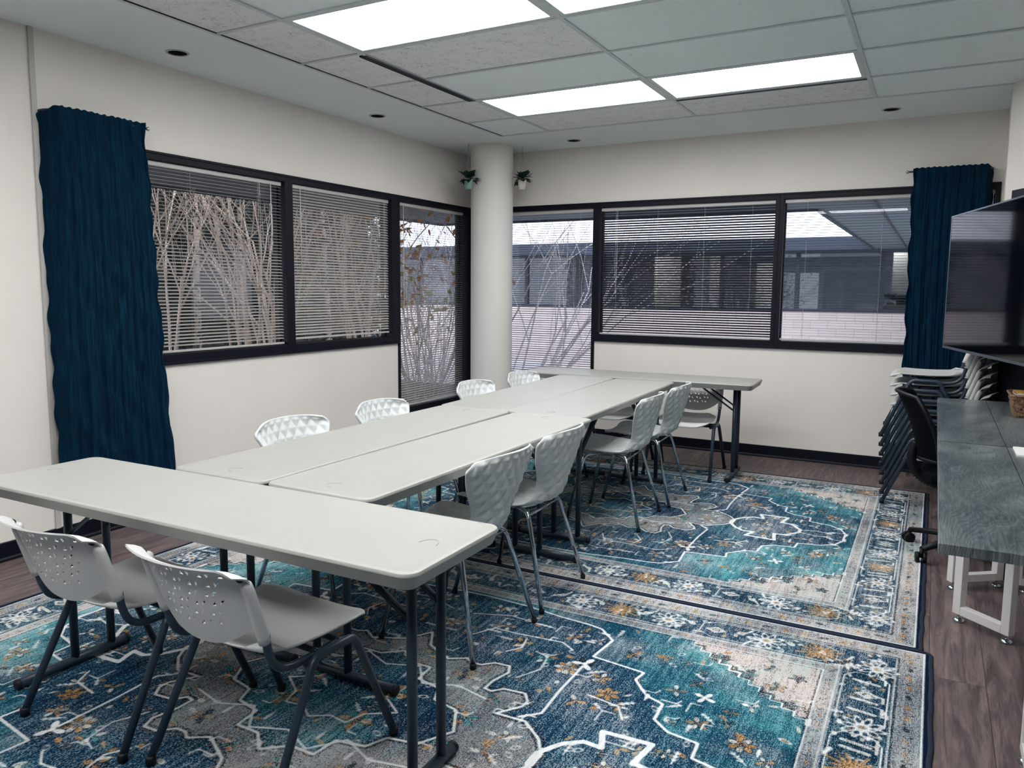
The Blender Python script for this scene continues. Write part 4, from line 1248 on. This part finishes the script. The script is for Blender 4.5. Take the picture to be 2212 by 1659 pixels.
# ------------------------------------------------------------------ grey desks
def frame_mb(w, h, tb=.036):
    """rectangular tube frame in local x-z"""
    b = MB(); r = tb/2
    b.box((0, -r, .035), (tb, r, h)); b.box((w-tb, -r, .035), (w, r, h)); b.box((tb, -r, .035), (w-tb, r, .035+tb)); b.box((tb, -r, h-tb), (w-tb, r, h))
    return b
def foot_mb(x, y):
    b = MB(); b.lathe([(.022, 0), (.024, .004), (.020, .012), (.008, .017), (.005, .018), (.005, .04)], 20, M=Matrix.Translation((x, y, 0))); return b
def desk(y0, y1, lb, gates):
    t = empty('desk', (4.12, (y0+y1)/2, 0), 0, lb, 'desk', 'grey wood folding desks')
    h = (y1-y0)/2
    MB().box((.005, -h+.002, .712), (.262, h-.002, .74)).build('drop_leaf', M['desk'], t, bevel=.0015)
    MB().box((.265, -h+.002, .712), (.49, h-.002, .74)).build('desktop', M['desk'], t, bevel=.0015)
    b = MB()
    for y in (-h*.7, 0, h*.7): b.box((.22, y-.03, .709), (.31, y+.03, .712))
    b.build('hinge', M['silver'], t)
    for (px, py, ang, w) in gates:
        f = frame_mb(w, .708).build('gate_leg', M['white_metal'], t, bevel=.002)
        f.location = (px-4.12, py-(y0+y1)/2, 0); f.rotation_euler = (0, 0, ang)
        for xx in (.02, w-.02): foot_mb(xx, 0).build('levelling_foot', M['chrome'], f)
    for yy in (-h+.33, h-.33):
        f = frame_mb(.11, .708).build('fixed_leg', M['white_metal'], t, bevel=.002); f.location = (.355, yy, 0)
        for xx in (.05,): foot_mb(xx, 0).build('levelling_foot', M['chrome'], f)
    MB().box((.36, -h+.33, .30), (.375, h-.33, .36)).build('back_rail', M['white_metal'], t)
    return t
# gate frames: start point, angle, width
desk(-4.435, -2.815, 'grey wood grain desk nearest the camera at the right edge, paper on top', [(4.232, -2.985, math.atan2(-.165, .19), .255), (4.40, -4.30, PI/2, .255)])
desk(-2.80, -1.175, 'grey wood grain desk farther back, with the woven basket, beside the chair stack', [(4.215, -2.60, math.atan2(.16, .21), .27), (4.40, -1.70, PI/2, .255)])
o = MB().box((4.405, -3.03, .7405), (4.59, -2.83, .748)).build('paper_stack', M['paper']); tag(o, 'white sheets of paper lying at the back edge of the nearest grey desk', 'paper')
# basket
t = empty('basket', (4.535, -1.74, .7405), 0, 'small woven brown basket holding cards, on the farther grey desk', 'basket')
b = MB(); tp = rrect(-.075, -.13, .075, .13, .02, 3); bm_ = rrect(-.055, -.105, .055, .105, .02, 3); n = len(tp); rows = 8
v = []; 
for k in range(rows+1):
    q = k/rows
    for i in range(n):
        wv = .004*(1 if (i+k) % 2 else -1)
        x = bm_[i][0]+(tp[i][0]-bm_[i][0])*q; y = bm_[i][1]+(tp[i][1]-bm_[i][1])*q; l = math.hypot(x, y)
        v.append((x+wv*x/l, y+wv*y/l, .115*q))
f = [(k*n+i, k*n+(i+1) % n, (k+1)*n+(i+1) % n, (k+1)*n+i) for k in range(rows) for i in range(n)]
k0 = len(v)
for k in range(rows, -1, -1):
    for i in range(n):
        x, y, z = v[k*n+i]; l = math.hypot(x, y); v.append((x-.008*x/l, y-.008*y/l, max(z, .006)))
for k in range(rows+1-1):
    for i in range(n): f.append((k0+k*n+i, k0+k*n+(i+1) % n, k0+(k+1)*n+(i+1) % n, k0+(k+1)*n+i))
for i in range(n): f.append((rows*n+i, rows*n+(i+1) % n, k0+(i+1) % n, k0+i))
f.append(tuple(range(n))[::-1]); f.append(tuple(range(k0+rows*n, k0+rows*n+n)))
b.add(v, f, True); b.build('woven_body', M['basket'], t)
r_ = MB().tube([(x, y, .116) for x, y in tp]+[(tp[0][0], tp[0][1], .116)], .007, 8, cap=False); r_.build('rim', M['basket'], t)
o = MB().box((-.05, -.11, 0), (.065, .08, .022)).build('card_box', M['pot_white'], None, bevel=.006); o.location = (4.535, -1.735, .846); o.rotation_euler = (.0, .0, .08); tag(o, 'white card box lying on top of the woven basket', 'box')
MB().box((-.047, -.1105, .009), (-.02, -.1102, .014)).build('dark_mark', M['rubber'], o)
MB().box((-.0505, -.09, .0195), (.05, .06, .0235)).build('yellow_edge', M['yellow'], o); MB().box((-.0508, -.06, .013), (-.05, .06, .019)).build('red_stripe', M['red'], o)

# ------------------------------------------------------------------ television
a = math.atan2(-.966, .257)
t = empty('television', (4.14, -1.10, 1.46), a, 'large black flat television on a wall arm at the right edge, reflecting the windows', 'television')
W_, H_ = 1.44, .815
# local x along the screen from the far end, local y: left side of travel = +; the room (screen) side is local -y
MB().box((0, .0, -H_/2), (W_, .03, H_/2)).build('housing', M['tv_body'], t, bevel=.006)
MB().box((.35, .03, -.25), (1.1, .06, .2)).build('rear_box', M['tv_body'], t, bevel=.01)
MB().box((.008, -.0035, -H_/2+.014), (W_-.008, .0005, H_/2-.009)).build('screen', M['tv_screen'], t)
b = MB(); b.box((0, -.005, -H_/2-.002), (W_, .002, -H_/2+.013)); b.build('lower_bezel', M['tv_body'], t, bevel=.002)
b = MB(); b.box((0, -.0052, H_/2-.008), (W_, .003, H_/2+.001)); b.box((-.001, -.0052, -H_/2), (.007, .003, H_/2)); b.build('thin_bezel', M['silver'], t, bevel=.001)
MB().box((.6, .06, -.12), (.85, .09, .12)).box((.70, .09, -.03), (.74, .42, .03)).build('wall_arm', M['black_plastic'], t)
# ------------------------------------------------------------------ world, camera
w = bpy.data.worlds.new('overcast'); S.world = w; w.use_nodes = True
nt = w.node_tree; bg = nt.nodes['Background']
tc = nt.nodes.new('ShaderNodeTexCoord'); sp = nt.nodes.new('ShaderNodeSeparateXYZ'); nt.links.new(tc.outputs['Generated'], sp.inputs[0])
rp = nt.nodes.new('ShaderNodeValToRGB'); nt.links.new(sp.outputs['Z'], rp.inputs[0])
rp.color_ramp.elements[0].position = 0; rp.color_ramp.elements[0].color = (.85, .87, .93, 1)
rp.color_ramp.elements[1].position = .6; rp.color_ramp.elements[1].color = (.88, .91, .98, 1)
nt.links.new(rp.outputs[0], bg.inputs['Color']); bg.inputs['Strength'].default_value = 3.6
cam = bpy.data.cameras.new('camera'); co = bpy.data.objects.new('camera', cam); COL.objects.link(co)
f, pit, rol, yaw = 1671.81156, -.11064268, .00692842, .50808465
fw = Vector((-math.sin(yaw)*math.cos(pit), math.cos(yaw)*math.cos(pit), math.sin(pit)))
r = fw.cross(Vector((0, 0, 1))).normalized(); u = r.cross(fw)
r2 = math.cos(rol)*r+math.sin(rol)*u; u2 = -math.sin(rol)*r+math.cos(rol)*u
mat = Matrix((r2, u2, -fw)).transposed().to_4x4(); mat.translation = Vector((4.08088653, -6.72907849, 1.39966411))
co.matrix_world = mat
cam.sensor_width = 36; cam.sensor_fit = 'HORIZONTAL'; cam.lens = f/2212*36
cam.shift_x = 20.80270/2212; cam.shift_y = -19.29276/2212
cam.clip_start = .05; cam.clip_end = 200
S.camera = co
vs = S.view_settings
S.display_settings.display_device = 'sRGB'
vs.view_transform = 'Standard'; vs.look = 'None'; vs.gamma = 1; vs.use_curve_mapping = False; vs.exposure = 0.02
S.cycles.max_bounces = 8; S.cycles.transparent_max_bounces = 24; S.cycles.diffuse_bounces = 4
